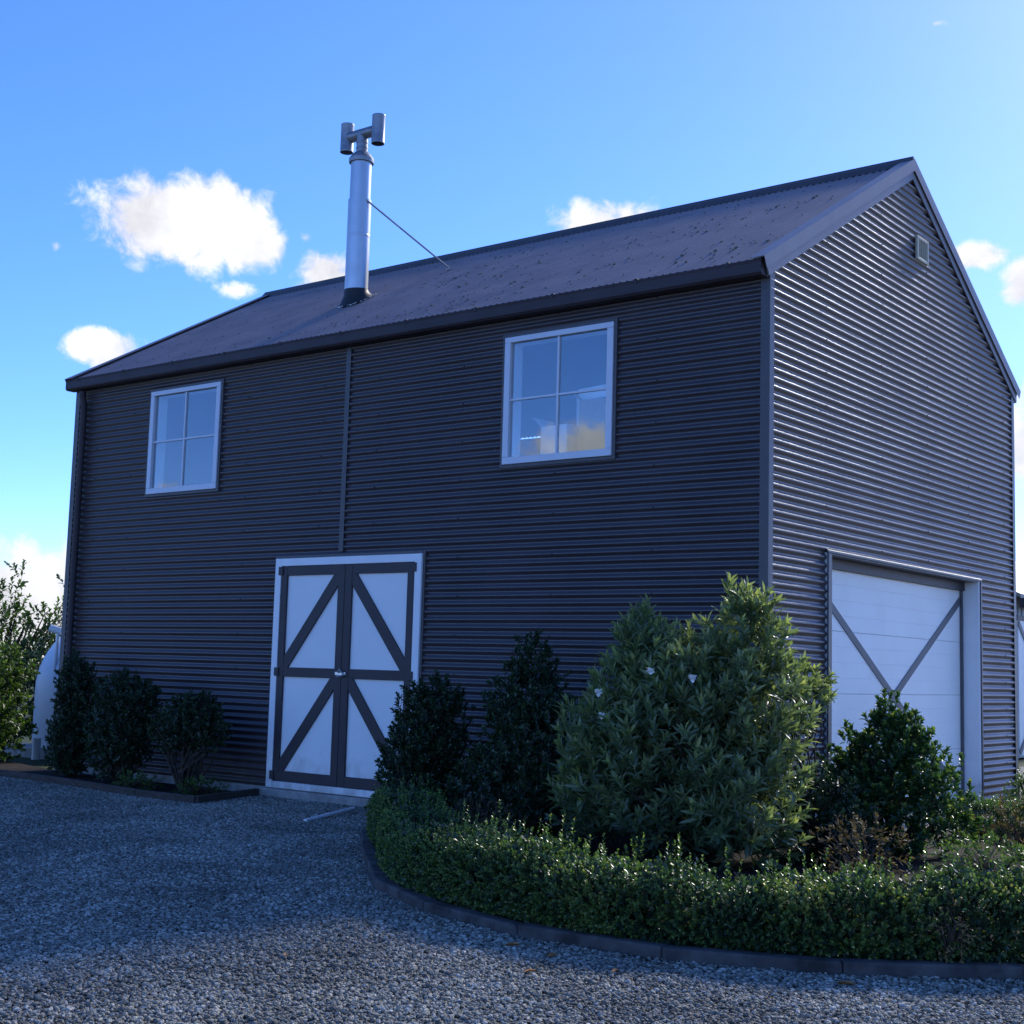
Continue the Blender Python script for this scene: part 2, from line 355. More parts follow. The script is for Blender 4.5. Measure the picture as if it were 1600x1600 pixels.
def slabwall(name, rects, fn, mat='lining'):
    """inner lining of a wall as blocks; rects (u0,u1,z0,z1), fn maps (u,d,z)"""
    m = MB()
    for a, b, c, d in rects:
        vs = [fn(a, .025, c), fn(b, .025, c), fn(b, .12, c), fn(a, .12, c), fn(a, .025, d), fn(b, .025, d), fn(b, .12, d), fn(a, .12, d)]
        m.add(vs, [(0,3,2,1),(4,5,6,7),(0,1,5,4),(1,2,6,5),(2,3,7,6),(3,0,4,7)])
    return m.build(name, mat, barn)
def holes_to_rects(u0, u1, z0, z1, holes):
    us = sorted(set([u0, u1]+[h for x in holes for h in x[:2]])); out = []
    for a, b in zip(us[:-1], us[1:]):
        hs = sorted([(h[2], h[3]) for h in holes if h[0] <= a+1e-6 and h[1] >= b-1e-6]); c = z0
        for s, e in hs:
            if s > c: out.append((a, b, c, s))
            c = e
        if c < z1: out.append((a, b, c, z1))
    return out

WINS = [(-8.25707, -6.98843, 3.38414, 4.63282), (-2.81363, -1.55207, 3.37181, 4.61641)]
DOOR = (-5.91346, -3.79495, .09776, 2.54587)
GAR = (1.15199, 4.96433, .10, 2.53156)
ZB = .085
ZT = 4.86
# walls
fh = [(*x[:2], x[2], x[3]) for x in WINS] + [DOOR]
wf = slabwall('wall', holes_to_rects(-L, 0, .1, ZT, fh), lambda u, d, z: (u, d, z))
cladding(wf, -L, 0, ZB, ZT, lambda u, z, d: (u, -d, z), fh, phase=.02, split=-4.955)
wg = slabwall('wall', holes_to_rects(.13, W-.13, .1, 4.85, [GAR]), lambda u, d, z: (-d, u, z))
def gclip(z):
    if z <= 4.80: return (0, W)
    yy = (z-EZ)/SL+EY+.17; return (yy, W-yy)
cladding(wg, 0, W, ZB, RZ-.12, lambda u, z, d: (d, u, z), [GAR], clip=gclip, phase=.02)
gm = MB(); gm.add([(-.03, .05, 4.85), (-.03, W-.05, 4.85), (-.03, W/2, RZ-.15), (-.12, .05, 4.85), (-.12, W-.05, 4.85), (-.12, W/2, RZ-.15)], [(0, 1, 2), (5, 4, 3), (0, 3, 4, 1), (1, 4, 5, 2), (2, 5, 3, 0)])
gm.build('gable_lining', 'lining', wg)
wb = slabwall('wall', [(-L+.0, 0, .1, ZT)], lambda u, d, z: (u, W-d, z))
cladding(wb, -L, 0, ZB, ZT, lambda u, z, d: (u, W+d, z), phase=.02, sub=6)
wl = slabwall('wall', [(.13, W-.13, .1, 4.85)], lambda u, d, z: (-L+d, u, z))
cladding(wl, 0, W, ZB, RZ-.12, lambda u, z, d: (-L-d, u, z), clip=gclip, phase=.02, sub=6)
gm = MB(); gm.add([(-L+.03, .05, 4.85), (-L+.03, W-.05, 4.85), (-L+.03, W/2, RZ-.15)], [(0, 1, 2)]); gm.build('gable_lining', 'lining', wl)
# concrete slab edge
MB().box(-L-.01, .01, -.012, W+.012, -.25, .097).build('foundation', 'concrete', barn, bevel=.008)
MB().box(-6.0, -3.72, -.085, -.014, -.25, .088).build('doorstep', 'concrete', barn, bevel=.01)
MB().box(-L+.13, -.14, .13, W-.13, 2.62, 2.72).build('upper_floor', 'woodfloor', barn)

# corner and joint flashings
def corner_flash(x, sx, y, sy):
    m = MB(); t = .024
    m.box(*sorted((x+sx*t, x-sx*.062)), *sorted((y+sy*t, y+sy*(t-.004))), ZB-.01, ZT+.04)
    m.box(*sorted((x+sx*t, x+sx*(t-.004))), *sorted((y+sy*(t-.004), y-sy*.062)), ZB-.01, ZT-.02)
    m.build('corner_flashing', 'flash', barn, bevel=.0015)
corner_flash(0, 1, 0, -1); corner_flash(-L, -1, 0, -1); corner_flash(0, 1, W, 1); corner_flash(-L, -1, W, 1)
MB().box(-4.99, -4.923, -.026, -.0175, 2.60, ZT).build('joint_flashing', 'flash', barn, bevel=.002)
# screws on the gable and long wall
m = MB()
def screw(m, c, n):
    n = Vector(n); a = n.orthogonal().normalized(); b = n.cross(a); o = len(m.v); c = Vector(c)
    for hh, rr_ in ((0, .0085), (.006, .006)):
        for k in range(6): t = k*math.pi/3; m.v.append(tuple(c+n*hh+(a*math.cos(t)+b*math.sin(t))*rr_))
    for k in range(6): k2 = (k+1) % 6; m.f.append((o+k, o+k2, o+6+k2, o+6+k))
    m.f.append(tuple(o+6+k for k in range(6)))
def crest(k): return .02+PIT*(k+.5)
for yy in (1.08, 2.32, 3.5, 4.68, 5.85):
    for k in range(2, 88, 4):
        z = crest(k)
        if GAR[0]-.05 < yy < GAR[1]+.05 and z < GAR[3]+.06: continue
        if z > 4.8 and not (gclip(z)[0]+.1 < yy < gclip(z)[1]-.1): continue
        if z > RZ-.4: continue
        screw(m, (DEP+.001, yy+random.uniform(-.012, .012), z), (1, 0, 0))
m.build('screw_heads', 'screw', wg, kind='stuff')
m = MB()
for xx in (-9.3, -8.6, -6.5, -5.3, -4.5, -3.35, -2.2, -1.1):
    for k in range(2, 63, 5):
        z = crest(k)
        if any(h[0]-.08 < xx < h[1]+.08 and h[2]-.08 < z < h[3]+.08 for h in fh): continue
        screw(m, (xx+random.uniform(-.012, .012), -DEP-.001, z), (0, -1, 0))
m.build('screw_heads', 'screw', wf, kind='stuff')

# ---- windows
def window(x0, x1, z0, z1):
    fw_, y0, y1 = .068, -.05, .03
    m = MB(); m.box(x0, x1, y0, y1, z0, z0+fw_); m.box(x0, x1, y0, y1, z1-fw_*.8, z1); m.box(x0, x0+fw_, y0, y1, z0+fw_, z1-fw_*.8); m.box(x1-fw_, x1, y0, y1, z0+fw_, z1-fw_*.8)
    fr = m.build('window', 'alu', barn, bevel=.005)
    fx = MB(); t = .034
    fx.box(x0-t, x0-.002, -.036, .01, z0-t, z1+t); fx.box(x1+.002, x1+t, -.036, .01, z0-t, z1+t)
    fx.box(x0-.002, x1+.002, -.038, .01, z1+.002, z1+t); fx.box(x0-.002, x1+.002, -.034, .01, z0-t, z0-.002)
    fx.build('window_flashing', 'flash', fr, bevel=.003)
    a, b, c, d = x0+fw_, x1-fw_, z0+fw_, z1-fw_*.8; xm, zm = (a+b)/2, (c+d)/2; g = .011
    MB().box(xm-g, xm+g, -.032, -.004, c, d).build('glazing_bar', 'alu', fr, bevel=.003)
    MB().box(a, b, -.0305, -.0055, zm-g, zm+g).build('glazing_bar', 'alu', fr, bevel=.003)
    for (p, q) in ((a, xm), (xm, b)):
        for (r_, s) in ((c, zm), (zm, d)):
            MB().box(p+.001, q-.001, -.016, -.013, r_+.001, s-.001).build('pane', 'glass', fr)
    rv = MB(); dd = .15
    rv.box(a-.02, a, .031, dd, c-.02, d+.02); rv.box(b, b+.02, .031, dd, c-.02, d+.02); rv.box(a, b, .031, dd, c-.02, c); rv.box(a, b, .031, dd, d, d+.02)
    rv.build('reveal', 'white', fr)
    MB().box(x0-.05, x0+.02, .13, .152, z0-.05, z1+.05).build('architrave', 'white', fr); MB().box(x1-.02, x1+.05, .13, .152, z0-.05, z1+.05).build('architrave', 'white', fr)
for wn in WINS: window(*wn)

# ---- double barn door
x0, x1, z0, z1 = DOOR; fwd = .088
m = MB(); m.box(x0, x0+fwd, -.052, .05, z0, z1); m.box(x1-fwd, x1, -.052, .05, z0, z1)
m.box(x0+fwd, x1-fwd, -.05, .05, z1-.082, z1); m.box(x0+fwd, x1-fwd, -.05, .05, z0, z0+.07)
dfr = m.build('door_frame', 'white', barn, bevel=.004)
m = MB(); m.box(x0-.03, x0-.002, -.03, .01, z0, z1+.03); m.box(x1+.002, x1+.03, -.03, .01, z0, z1+.03); m.box(x0-.002, x1+.002, -.034, .01, z1+.002, z1+.03)
m.build('door_flashing', 'flash', dfr, bevel=.003)
ix0, ix1, iz0, iz1 = x0+fwd+.006, x1-fwd-.006, z0+.074, z1-.086; xm = (ix0+ix1)/2
def leaf(a, b, hinge_left):
    leafo = empty('door_leaf', (0, 0, 0)); leafo.parent = barn
    zmid = (iz0+iz1)/2 + .01; so, si = .09, .098; ra = .1
    lo, hi = (so, si) if hinge_left else (si, so)
    yb, yf = -.022, -.048
    # vertical boards of the panel
    MB().box(a+.001, b-.001, yb, .012, iz0, iz1).build('panel', 'doorpanel', leafo)
    MB().box(a, a+lo, yf, yb-.001, iz0, iz1).build('stile', 'brown', leafo, bevel=.003)
    MB().box(b-hi, b, yf, yb-.001, iz0, iz1).build('stile', 'brown', leafo, bevel=.003)
    for zc, hh in ((iz1-ra/2, ra), (zmid, ra), (iz0+.055, .11)):
        MB().box(a+lo, b-hi, yf+.002, yb-.001, zc-hh/2, zc+hh/2).build('rail', 'brown', leafo, bevel=.003)
    for (c, d) in ((zmid+ra/2, iz1-ra), (iz0+.11, zmid-ra/2)):
        # brace clipped to its field: rises to the meeting stile
        l, r_ = a+lo, b-hi; k = .063
        if hinge_left: pts = [(l, c), (l+k, c), (r_, d-k*1.75), (r_, d), (r_-k, d), (l, c+k*1.75)]
        else: pts = [(r_, c), (r_-k, c), (l, d-k*1.75), (l, d), (l+k, d), (r_, c+k*1.75)]
        vs = [(x, yf+.004, z) for x, z in pts] + [(x, yb-.001, z) for x, z in pts]; n = len(pts)
        fs = [tuple(range(n)) if not hinge_left else tuple(range(n)), tuple(reversed(range(n, 2*n)))] + [(i, i+n, (i+1) % n+n, (i+1) % n) for i in range(n)]
        MB().add(vs, fs).build('brace', 'brown', leafo)
    for zc in (iz1-.05, zmid, iz0+.06):
        hx = a if hinge_left else b
        sgn = -1 if hinge_left else 1
        MB().box(*sorted((hx+sgn*.034, hx-sgn*.03)), -.062, -.046, zc-.045, zc+.045).build('hinge', 'brown', leafo, bevel=.003)
    return leafo
lf1 = leaf(ix0, xm-.003, True); lf2 = leaf(xm+.003, ix1, False)
zl = (iz0+iz1)/2
m = MB(); m.box(xm-.075, xm+.075, -.062, -.049, zl-.004, zl+.026); m.tube([(xm+.05, -.062, zl+.02), (xm+.05, -.085, zl-.01), (xm-.03, -.085, zl-.02)], .009)
m.tube([(xm-.02, -.07, zl+.02), (xm, -.078, zl+.055), (xm+.03, -.07, zl+.02)], .008)
m.build('latch', 'chrome', lf2, bevel=0)

# ---- garage door on the gable
y0, y1, z0, z1 = GAR; DX = -.175
gfr = MB().box(DX-.06, .03, y1-.006, y1+.045, z0-.02, z1+.01).build('garage_jamb', 'white', barn, bevel=.003)
MB().box(DX-.06, .03, y0-.045, y0+.006, z0-.02, z1+.01).build('garage_jamb', 'white', barn, bevel=.003)
MB().box(DX-.06, .026, y0+.008, y1-.008, z1-.006, z1+.05).build('garage_lintel', 'flash', gfr)  # dark colour paints in the shade on the underside of the opening
MB().box(.031, .045, y0-.06, y0+.012, z0-.02, z1).build('jamb_flashing', 'flash', gfr, bevel=.003); MB().box(.031, .045, y1+.03, y1+.062, z0-.02, z1).build('jamb_flashing', 'flash', gfr, bevel=.003)
m = MB(); m.add([(.02, y0-.07, z1+.042), (.046, y0-.07, z1+.028), (.046, y0-.07, z1+.005), (.03, y0-.07, z1+.005), (.02, y1+.07, z1+.042), (.046, y1+.07, z1+.028), (.046, y1+.07, z1+.005), (.03, y1+.07, z1+.005)],
        [(0, 1, 2, 3), (7, 6, 5, 4), (0, 4, 5, 1), (1, 5, 6, 2), (2, 6, 7, 3)])
m.build('head_flashing', 'flash', gfr, bevel=.003)
MB().box(DX-.02, DX+.05, y0+.007, y1-.007, z1-.10, z1-.007).build('dark_head_strip', 'brown', gfr)  # dark strip standing in for the shadow below the lintel
gd = empty('garage_door', (0, 0, 0)); gd.parent = barn
gz0, gz1 = z0+.01, z1-.09; nsec = 4; hs = (gz1-gz0)/nsec
for i in range(nsec):
    m = MB(); zb, zt = gz0+i*hs+.0007, gz0+(i+1)*hs-.0007; nr = 4; hr = (zt-zb)/nr
    prof = []
    for j in range(nr):
        prof += [(DX, zb+j*hr+.004), (DX, zb+(j+1)*hr-.004), (DX-.002, zb+(j+1)*hr-.0015), (DX-.002, zb+(j+1)*hr+.0015)]
    prof = [(DX-.006, zb)] + prof[:-2] + [(DX-.006, zt)]
    vs = [(x, y0+.002, z) for x, z in prof] + [(x, y1-.002, z) for x, z in prof]; n = len(prof)
    m.add(vs, [(j, j+n, j+1+n, j+1) for j in range(n-1)])
    m.box(DX-.05, DX-.0065, y0+.002, y1-.002, zb, zt)
    m.build('door_section', 'garage', gd)
ga, gb = y0+.01, y1-.01
for p, q, off in (((ga, gz1-.10), (gb, gz0+.05), .001), ((ga, gz0+.05), (gb, gz1-.10), .002)):
    MB().beam((DX+off, p[0], p[1]), (DX+off, q[0], q[1]), .078, .008, (1, 0, 0)).build('brace', 'greybrace', gd)
MB().box(DX-.01, DX+.012, y0, y1, z0-.015, gz0+.035).build('bottom_seal', 'greybrace', gd)
MB().box(DX+.001, DX+.03, y1-.04, y1-.007, gz0+.035, gz1).build('gap_shade_strip', 'greybrace', gd)  # dark strip painting the shadow gap between door and jamb

# ---- wall vent
vy0, vy1, vz0, vz1 = 3.20, 3.51, 5.775, 6.035
m = MB(); m.box(  .017, .048, vy0, vy0+.035, vz0, vz1); m.box(  .017, .048, vy1-.035, vy1, vz0, vz1); m.box(  .017, .047, vy0+.035, vy1-.035, vz0, vz0+.035); m.box(  .017, .047, vy0+.035, vy1-.035, vz1-.035, vz1)
vt = m.build('wall_vent', 'vent', barn, bevel=.008)
MB().box(.02, .03, vy0+.035, vy1-.035, vz0+.035, vz1-.035).build('vent_back', 'ventd', vt)
for k in range(5):
    yy = vy0+.06+k*.0475
    MB().beam((.029, yy, vz0+.035), (.029, yy, vz1-.035), .026, .012, (1, .35, 0)).build('slat', 'vent', vt)

# ---- roof
def rp(x, s, d, back=False):   # s distance up the slope measured in y from the eave line
    y = EY+s; z = EZ+s*SL; nl = math.hypot(1, SL); y += -SL/nl*d; z += d/nl
    return (x, W-y if back else y, z)
S = W/2-EY
m = MB()
for back in (False, True):
    m.add([rp(-L+.0, .16, -.03, back), rp(-.0, .16, -.03, back), rp(-.0, S, -.03, back), rp(-L+.0, S, -.03, back), rp(-L, .16, -.07, back), rp(0, .16, -.07, back), rp(0, S, -.07, back), rp(-L, S, -.07, back)],
          [(0, 1, 2, 3), (7, 6, 5, 4), (0, 4, 5, 1), (1, 5, 6, 2), (3, 7, 4, 0)])
roof = m.build('roof', 'lining', barn)
RX0, RX1 = -L-.05, .02
nsheet = 13; wsh = (RX1-RX0)/nsheet
for back in (False, True):
    for i in range(nsheet):
        a = RX0+i*wsh; sub = 9 if not back else 6; nc = 10*sub; m = MB(); ks = 8
        for k in range(ks+1):
            s = .07 + (S-.02-.07)*k/ks
            for j in range(nc+1):
                x = a+wsh*j/nc; ph = 2*math.pi*(j/nc)*10
                d = -.004-.0085*math.cos(ph)+.0006*(i % 2)+.0008*math.sin(x*3.1+s*4.0)
                m.v.append(rp(x, s, d, back))
        for k in range(ks):
            for j in range(nc):
                q = k*(nc+1)+j; m.f.append((q, q+1, q+nc+2, q+nc+1) if not back else (q+1, q, q+nc+1, q+nc+2))
        m.build('roof_sheet', 'roofsteel', roof, smooth=True)
# roof screws
m = MB(); nl = math.hypot(1, SL); rn = (0, -SL/nl, 1/nl)
for s in (.35, .95, 1.6, 2.25, 2.85):
    for k in range(0, 130, 4):
        x = RX0 + (k+.5)*wsh/10
        screw(m, rp(x, s+random.uniform(-.02, .02), .0045), rn)
m.build('roof_screws', 'screw', roof, kind='stuff')
# ridge cap with a notched edge
m = MB()
for back in (False, True):
    n = 130*6; base = len(m.v); wv = (RX1-RX0)/n
    for j in range(n+1):
        x = RX0-.02+(wv*j)*(1+.04/(RX1-RX0)); ph = 2*math.pi*j/6; d = .024
        low = -.004-.0085*math.cos(ph)+.003
        m.v += [rp(x, S+.0, .05, back), rp(x, S-.03, .046, back), rp(x, S-.065, d-.014, back), rp(x, S-.078, low, back)]
    for j in range(n):
        for k in range(3):
            q = base+j*4+k; m.f.append((q, q+1, q+5, q+4))
m.tube([(RX0-.02, W/2, RZ+.05), (RX1+.02, W/2, RZ+.05)], .022, 10)
autosmooth(m.build('ridge_cap', 'flash', roof), 40)
# barge flashings on all four rakes
for xe, sx in ((.0, 1), (-L, -1)):
    for back in (False, True):
        xo = xe+sx*.056
        m = MB()
        def pr(x, s, d): return rp(x, s if s < S else S+SL/math.hypot(1, SL)*d, d, back)
        for (xa, xb, da, db) in ((xo-sx*.004, xo, -.075, .036), (xe-sx*.085, xo-sx*.0045, .030, .036)):
            vs = [pr(xa, -.02, da), pr(xb, -.02, da), pr(xb, -.02, db), pr(xa, -.02, db), pr(xa, S, da), pr(xb, S, da), pr(xb, S, db), pr(xa, S, db)]
            m.add(vs, [(0, 1, 2, 3), (7, 6, 5, 4), (0, 4, 5, 1), (1, 5, 6, 2), (2, 6, 7, 3), (3, 7, 4, 0)])
        bg_ = m.build('barge_flashing', 'barge', roof)
        m = MB(); xa, xb = xe+sx*.022, xe+sx*.036
        vs = [pr(xa, .02, -.150), pr(xb, .02, -.150), pr(xb, .02, -.03), pr(xa, .02, -.03), pr(xa, S, -.150), pr(xb, S, -.150), pr(xb, S, -.03), pr(xa, S, -.03)]
        m.add(vs, [(0, 1, 2, 3), (7, 6, 5, 4), (0, 4, 5, 1), (1, 5, 6, 2), (2, 6, 7, 3), (3, 7, 4, 0)])
        m.build('barge_board', 'barge', roof)
# gutters
for back in (False, True):
    ya, yb = (EY-.012, -.03); f = (lambda y: W-y) if back else (lambda y: y)
    gx0, gx1 = -L-.06, .012; zt, zb2 = EZ+.010, EZ-.125; th = .004
    m = MB()
    prof = [(ya, zt), (ya-.006, zt-.012), (ya, zt-.03), (ya, zb2+.02), (ya+.02, zb2), (yb, zb2), (yb, zt+.0)]
    inn = [(y+ (th if i < 4 else 0), z+(th if 3 < i < 6 else 0)) for i, (y, z) in enumerate(prof)]
    n = len(prof)
    vs = [(gx0, f(y), z) for y, z in prof]+[(gx1, f(y), z) for y, z in prof]
    m.add(vs, [(i, i+1, i+1+n, i+n) for i in range(n-1)] + [tuple(range(n)), tuple(reversed(range(n, 2*n)))])
    g = m.build('gutter', 'gutter', barn)
    for k in range(11):
        x = gx0+.25+k*.93
        if x > gx1-.1: break
        mm = MB(); mm.box(x-.014, x+.014, *sorted((f(ya-.009), f(ya+.05))), zt-.006, zt+.010); mm.box(x-.014, x+.014, *sorted((f(ya-.009), f(ya-.003))), zt-.035, zt-.006)
        mm.build('gutter_bracket', 'gutter', g, bevel=.003)
# downpipe
m = MB(); px = -9.575
m.tube([(px, -.10, EZ-.155), (px, -.10, EZ-.22), (px, -.068, EZ-.32), (px, -.068, .35), (px, -.068, .02)], .042, 14)
dp = autosmooth(m.build('downpipe', 'gutter', barn))
for z in (1.0, 2.6, 4.2):
    MB().lathe([(.0425, -.015), (.047, -.015), (.047, .015), (.0425, .015)], (px, -.068, z), 16).build('pipe_clip', 'gutter', dp)
# lichen clumps on the front slope
m = MB()
cent = [(random.uniform(-5.5, -.3), random.gauss(1.5, .75)) for _ in range(22)] + [(random.uniform(-7, -.5), random.uniform(.2, 1.1)) for _ in range(18)]
for _ in range(430):
    cx, cs = random.choice(cent); x = cx+random.gauss(0, .28); s = cs+random.gauss(0, .15)
    if not (RX0+.3 < x < -.12 and .15 < s < S-.2): continue
    r_ = random.choice((.008, .010, .012, .015, .021)); hgt = r_*random.uniform(.35, .8)
    c = Vector(rp(x, s, -.003)); n = Vector(rn); a = Vector((1, 0, 0)); b = n.cross(a); o = len(m.v); kk = 6
    rs = [r_*random.uniform(.5, 1.3) for _ in range(kk)]
    for k in range(kk): t = k*2*math.pi/kk; m.v.append(tuple(c+(a*math.cos(t)+b*math.sin(t)*1.3)*rs[k]))
    for k in range(kk): t = k*2*math.pi/kk; m.v.append(tuple(c+n*hgt*random.uniform(.6, 1.2)+(a*math.cos(t)+b*math.sin(t)*1.3)*rs[k]*.6))
    for k in range(kk): k2 = (k+1) % kk; m.f.append((o+k, o+k2, o+kk+k2, o+kk+k))
    m.f.append(tuple(o+kk+k for k in range(kk)))
m.build('lichen', 'lichen', roof, kind='stuff')

# ---- flue with H cowl
FX, FY = -6.30, 1.40; zr = roofz(FY)
flue = empty('flue', (0, 0, 0)); flue.parent = barn
zb, zt = zr-.12, 7.58
autosmooth(MB().lathe([(.128, zb), (.128, zt)], (FX, FY, 0), 40).build('flue_pipe', 'galv', flue))
zs0, zs1 = zr+.02, 7.08
autosmooth(MB().lathe([(.129, zs0), (.142, zs0), (.142, zs0+.78), (.1435, zs0+.785), (.1435, zs0+.81), (.142, zs0+.815), (.142, zs1), (.129, zs1)], (FX, FY, 0), 40).build('sleeve', 'galv', flue), 11)
autosmooth(MB().lathe([(.128, zt-.03), (.152, zt-.03), (.155, zt-.005), (.155, zt+.02), (.115, zt+.075), (.085, zt+.105), (.075, zt+.11)], (FX, FY, 0), 36).build('flue_collar', 'galv2', flue), 25)
cow = autosmooth(MB().lathe([(.07, zt+.09), (.07, zt+.15), (.074, zt+.155), (.074, zt+.17), (.07, zt+.175), (.07, zt+.215), (.074, zt+.22), (.074, zt+.235), (.07, zt+.24), (.07, zt+.36)], (FX, FY, 0), 40).build('cowl_neck', 'galv2', flue), 11)
zc = zt+.345; half = .265
m = MB(); m.tube([(FX-half, FY, zc), (FX+half, FY, zc)], .068, 26, cap=False); autosmooth(m.build('cowl_crossbar', 'galv2', flue), 30)
for sx in (-1, 1):
    m = MB(); m.lathe([(.076, -.18), (.081, -.18), (.083, -.172), (.081, -.164), (.081, .164), (.083, .172), (.081, .18), (.076, .18), (.075, -.18)], (FX+sx*half, FY, zc), 30)
    autosmooth(m.build('cowl_end', 'galv2', flue), 30)
# boot
m = MB(); seg = 32; o = 0
for r_, dz in ((.21, None), (.185, .03), (.15, .09), (.146, .14)):
    for k in range(seg):
        t = 2*math.pi*k/seg; x, y = FX+r_*math.cos(t), FY+r_*math.sin(t)
        m.v.append((x, y, roofz(y)+.014 if dz is None else (roofz(y)+.014+dz if dz < .05 else zr+.014+dz+ (roofz(y)-zr)*(.6 if dz < .1 else .15))))
for i in range(3):
    for k in range(seg): k2 = (k+1) % seg; m.f.append((i*seg+k, i*seg+k2, (i+1)*seg+k2, (i+1)*seg+k))
autosmooth(m.build('flue_boot', 'rubber', flue), 50)
m = MB()
for k in range(34):
    t = random.uniform(0, 6.28); r_ = random.uniform(.20, .245); x, y = FX+r_*math.cos(t), FY+r_*math.sin(t); q = random.uniform(.006, .016)
    m.beam((x-q, y, roofz(y)+.018), (x+q, y+random.uniform(-.01, .01), roofz(y+.0)+.02), q*.9, q*.6, rn)
m.build('white_flecks', 'white_flecks', flue, kind='stuff')  # small white flecks scattered round the flue base
m = MB(); st = Vector((FX+.13, FY-.03, 7.06)); en = Vector(rp(-5.58, 2.29-EY, .03))
m.tube([st, en], .011, 8); m.box(en.x-.03, en.x+.03, en.y-.02, en.y+.02, en.z-.03, en.z-.012)
m.build('stay_rod', 'galv2', flue)
m = MB(); m.tube([(FX-.13, FY+.03, 7.06), rp(-7.05, 2.29-EY, .03)], .011, 8); m.build('stay_rod', 'galv2', flue)

# ================================================================== things inside the upper room
def carton(name, c, sx, sy, sz, rot, mat, label, flap=True):
    m = MB(); m.box(-sx/2, sx/2, -sy/2, sy/2, 0, sz)
    o = m.build(name, mat, None, bevel=.004, label=label, cat='box'); o.location = c; o.rotation_euler = (0, 0, rot)
    if flap:
        MB().beam((-sx/2, -sy/2, sz), (-sx/2-.09, -sy/2, sz+.10), .001, .001, (0, 0, 1))
        f = MB(); f.add([(-sx/2, -sy/2, sz), (-sx/2, sy/2, sz), (-sx/2-.11, sy/2, sz+.1), (-sx/2-.11, -sy/2, sz+.1), (-sx/2, -sy/2, sz+.004), (-sx/2, sy/2, sz+.004), (-sx/2-.11, sy/2, sz+.104), (-sx/2-.11, -sy/2, sz+.104)],
                        [(3, 2, 1, 0), (4, 5, 6, 7), (0, 1, 5, 4), (1, 2, 6, 5), (2, 3, 7, 6), (3, 0, 4, 7)]); f.build('flap', mat, o)
        t = MB(); t.box(-.03, .03, -sy/2-.001, sy/2+.001, sz+.0005, sz+.0015); t.build('tape', 'card' if mat != 'card' else 'whitecard', o)
    return o
tb = empty('trestle_table', (-2.2, .47, 2.72), label='low table holding cartons behind the right upper window', cat='table')
MB().box(-.62, .62, -.3, .3, .60, .635).build('table_top', 'woodfloor', tb, bevel=.004)
for sx in (-.55, .55):
    for sy in (-.24, .24): MB().box(sx-.025, sx+.025, sy-.025, sy+.025, 0, .6).build('leg', 'woodfloor', tb)
carton('large_carton', (-1.90, .40, 3.355), .42, .36, .62, .12, 'card', 'tall brown carton standing behind the right upper window')
carton('white_carton', (-1.92, .40, 3.985), .46, .3, .12, -.2, 'whitecard', 'flat white carton lying on top of the tall brown carton', False)
carton('small_carton', (-2.42, .42, 3.355), .34, .3, .42, -.1, 'whitecard', 'white carton with open flap left of the tall brown carton')
carton('folded_carton', (-2.25, .66, 3.355), .3, .2, .75, .5, 'whitecard', 'narrow white carton at the back of the table upstairs', False)

# ================================================================== foliage
def unit(a): return a/np.maximum(np.linalg.norm(a, axis=-1, keepdims=True), 1e-9)
def leaf_geo(P, D, N, Ln, Wd, tint, full=True, fold=.22, droop=.12):
    n = len(P); D = unit(D); Sd = unit(np.cross(D, N)); Nn = np.cross(Sd, D); Ln = Ln[:, None]; Wd = Wd[:, None]
    if full:
        b = P; c = P+D*Ln*.5; t = P+D*Ln-Nn*Ln*droop
        l1 = P+D*Ln*.30-Sd*Wd*.42+Nn*Wd*fold; l2 = P+D*Ln*.68-Sd*Wd*.40+Nn*(Wd*fold-Ln*droop*.35)
        r1 = P+D*Ln*.30+Sd*Wd*.42+Nn*Wd*fold; r2 = P+D*Ln*.68+Sd*Wd*.40+Nn*(Wd*fold-Ln*droop*.35)
        V = np.stack([b, c, t, l1, l2, r1, r2], 1).reshape(-1, 3)
        F = np.array([(0,1,3),(1,4,3),(1,2,4),(0,5,1),(1,5,6),(1,6,2)]); k = 7
    else:
        l = P+D*Ln*.5-Sd*Wd*.5+Nn*Wd*fold; r_ = P+D*Ln*.5+Sd*Wd*.5+Nn*Wd*fold; t = P+D*Ln
        V = np.stack([P, l, r_, t], 1).reshape(-1, 3); F = np.array([(0, 3, 1), (0, 2, 3)]); k = 4
    F = (F[None]+(np.arange(n)*k)[:, None, None]).reshape(-1, 3)
    return V, F, np.repeat(tint, k)
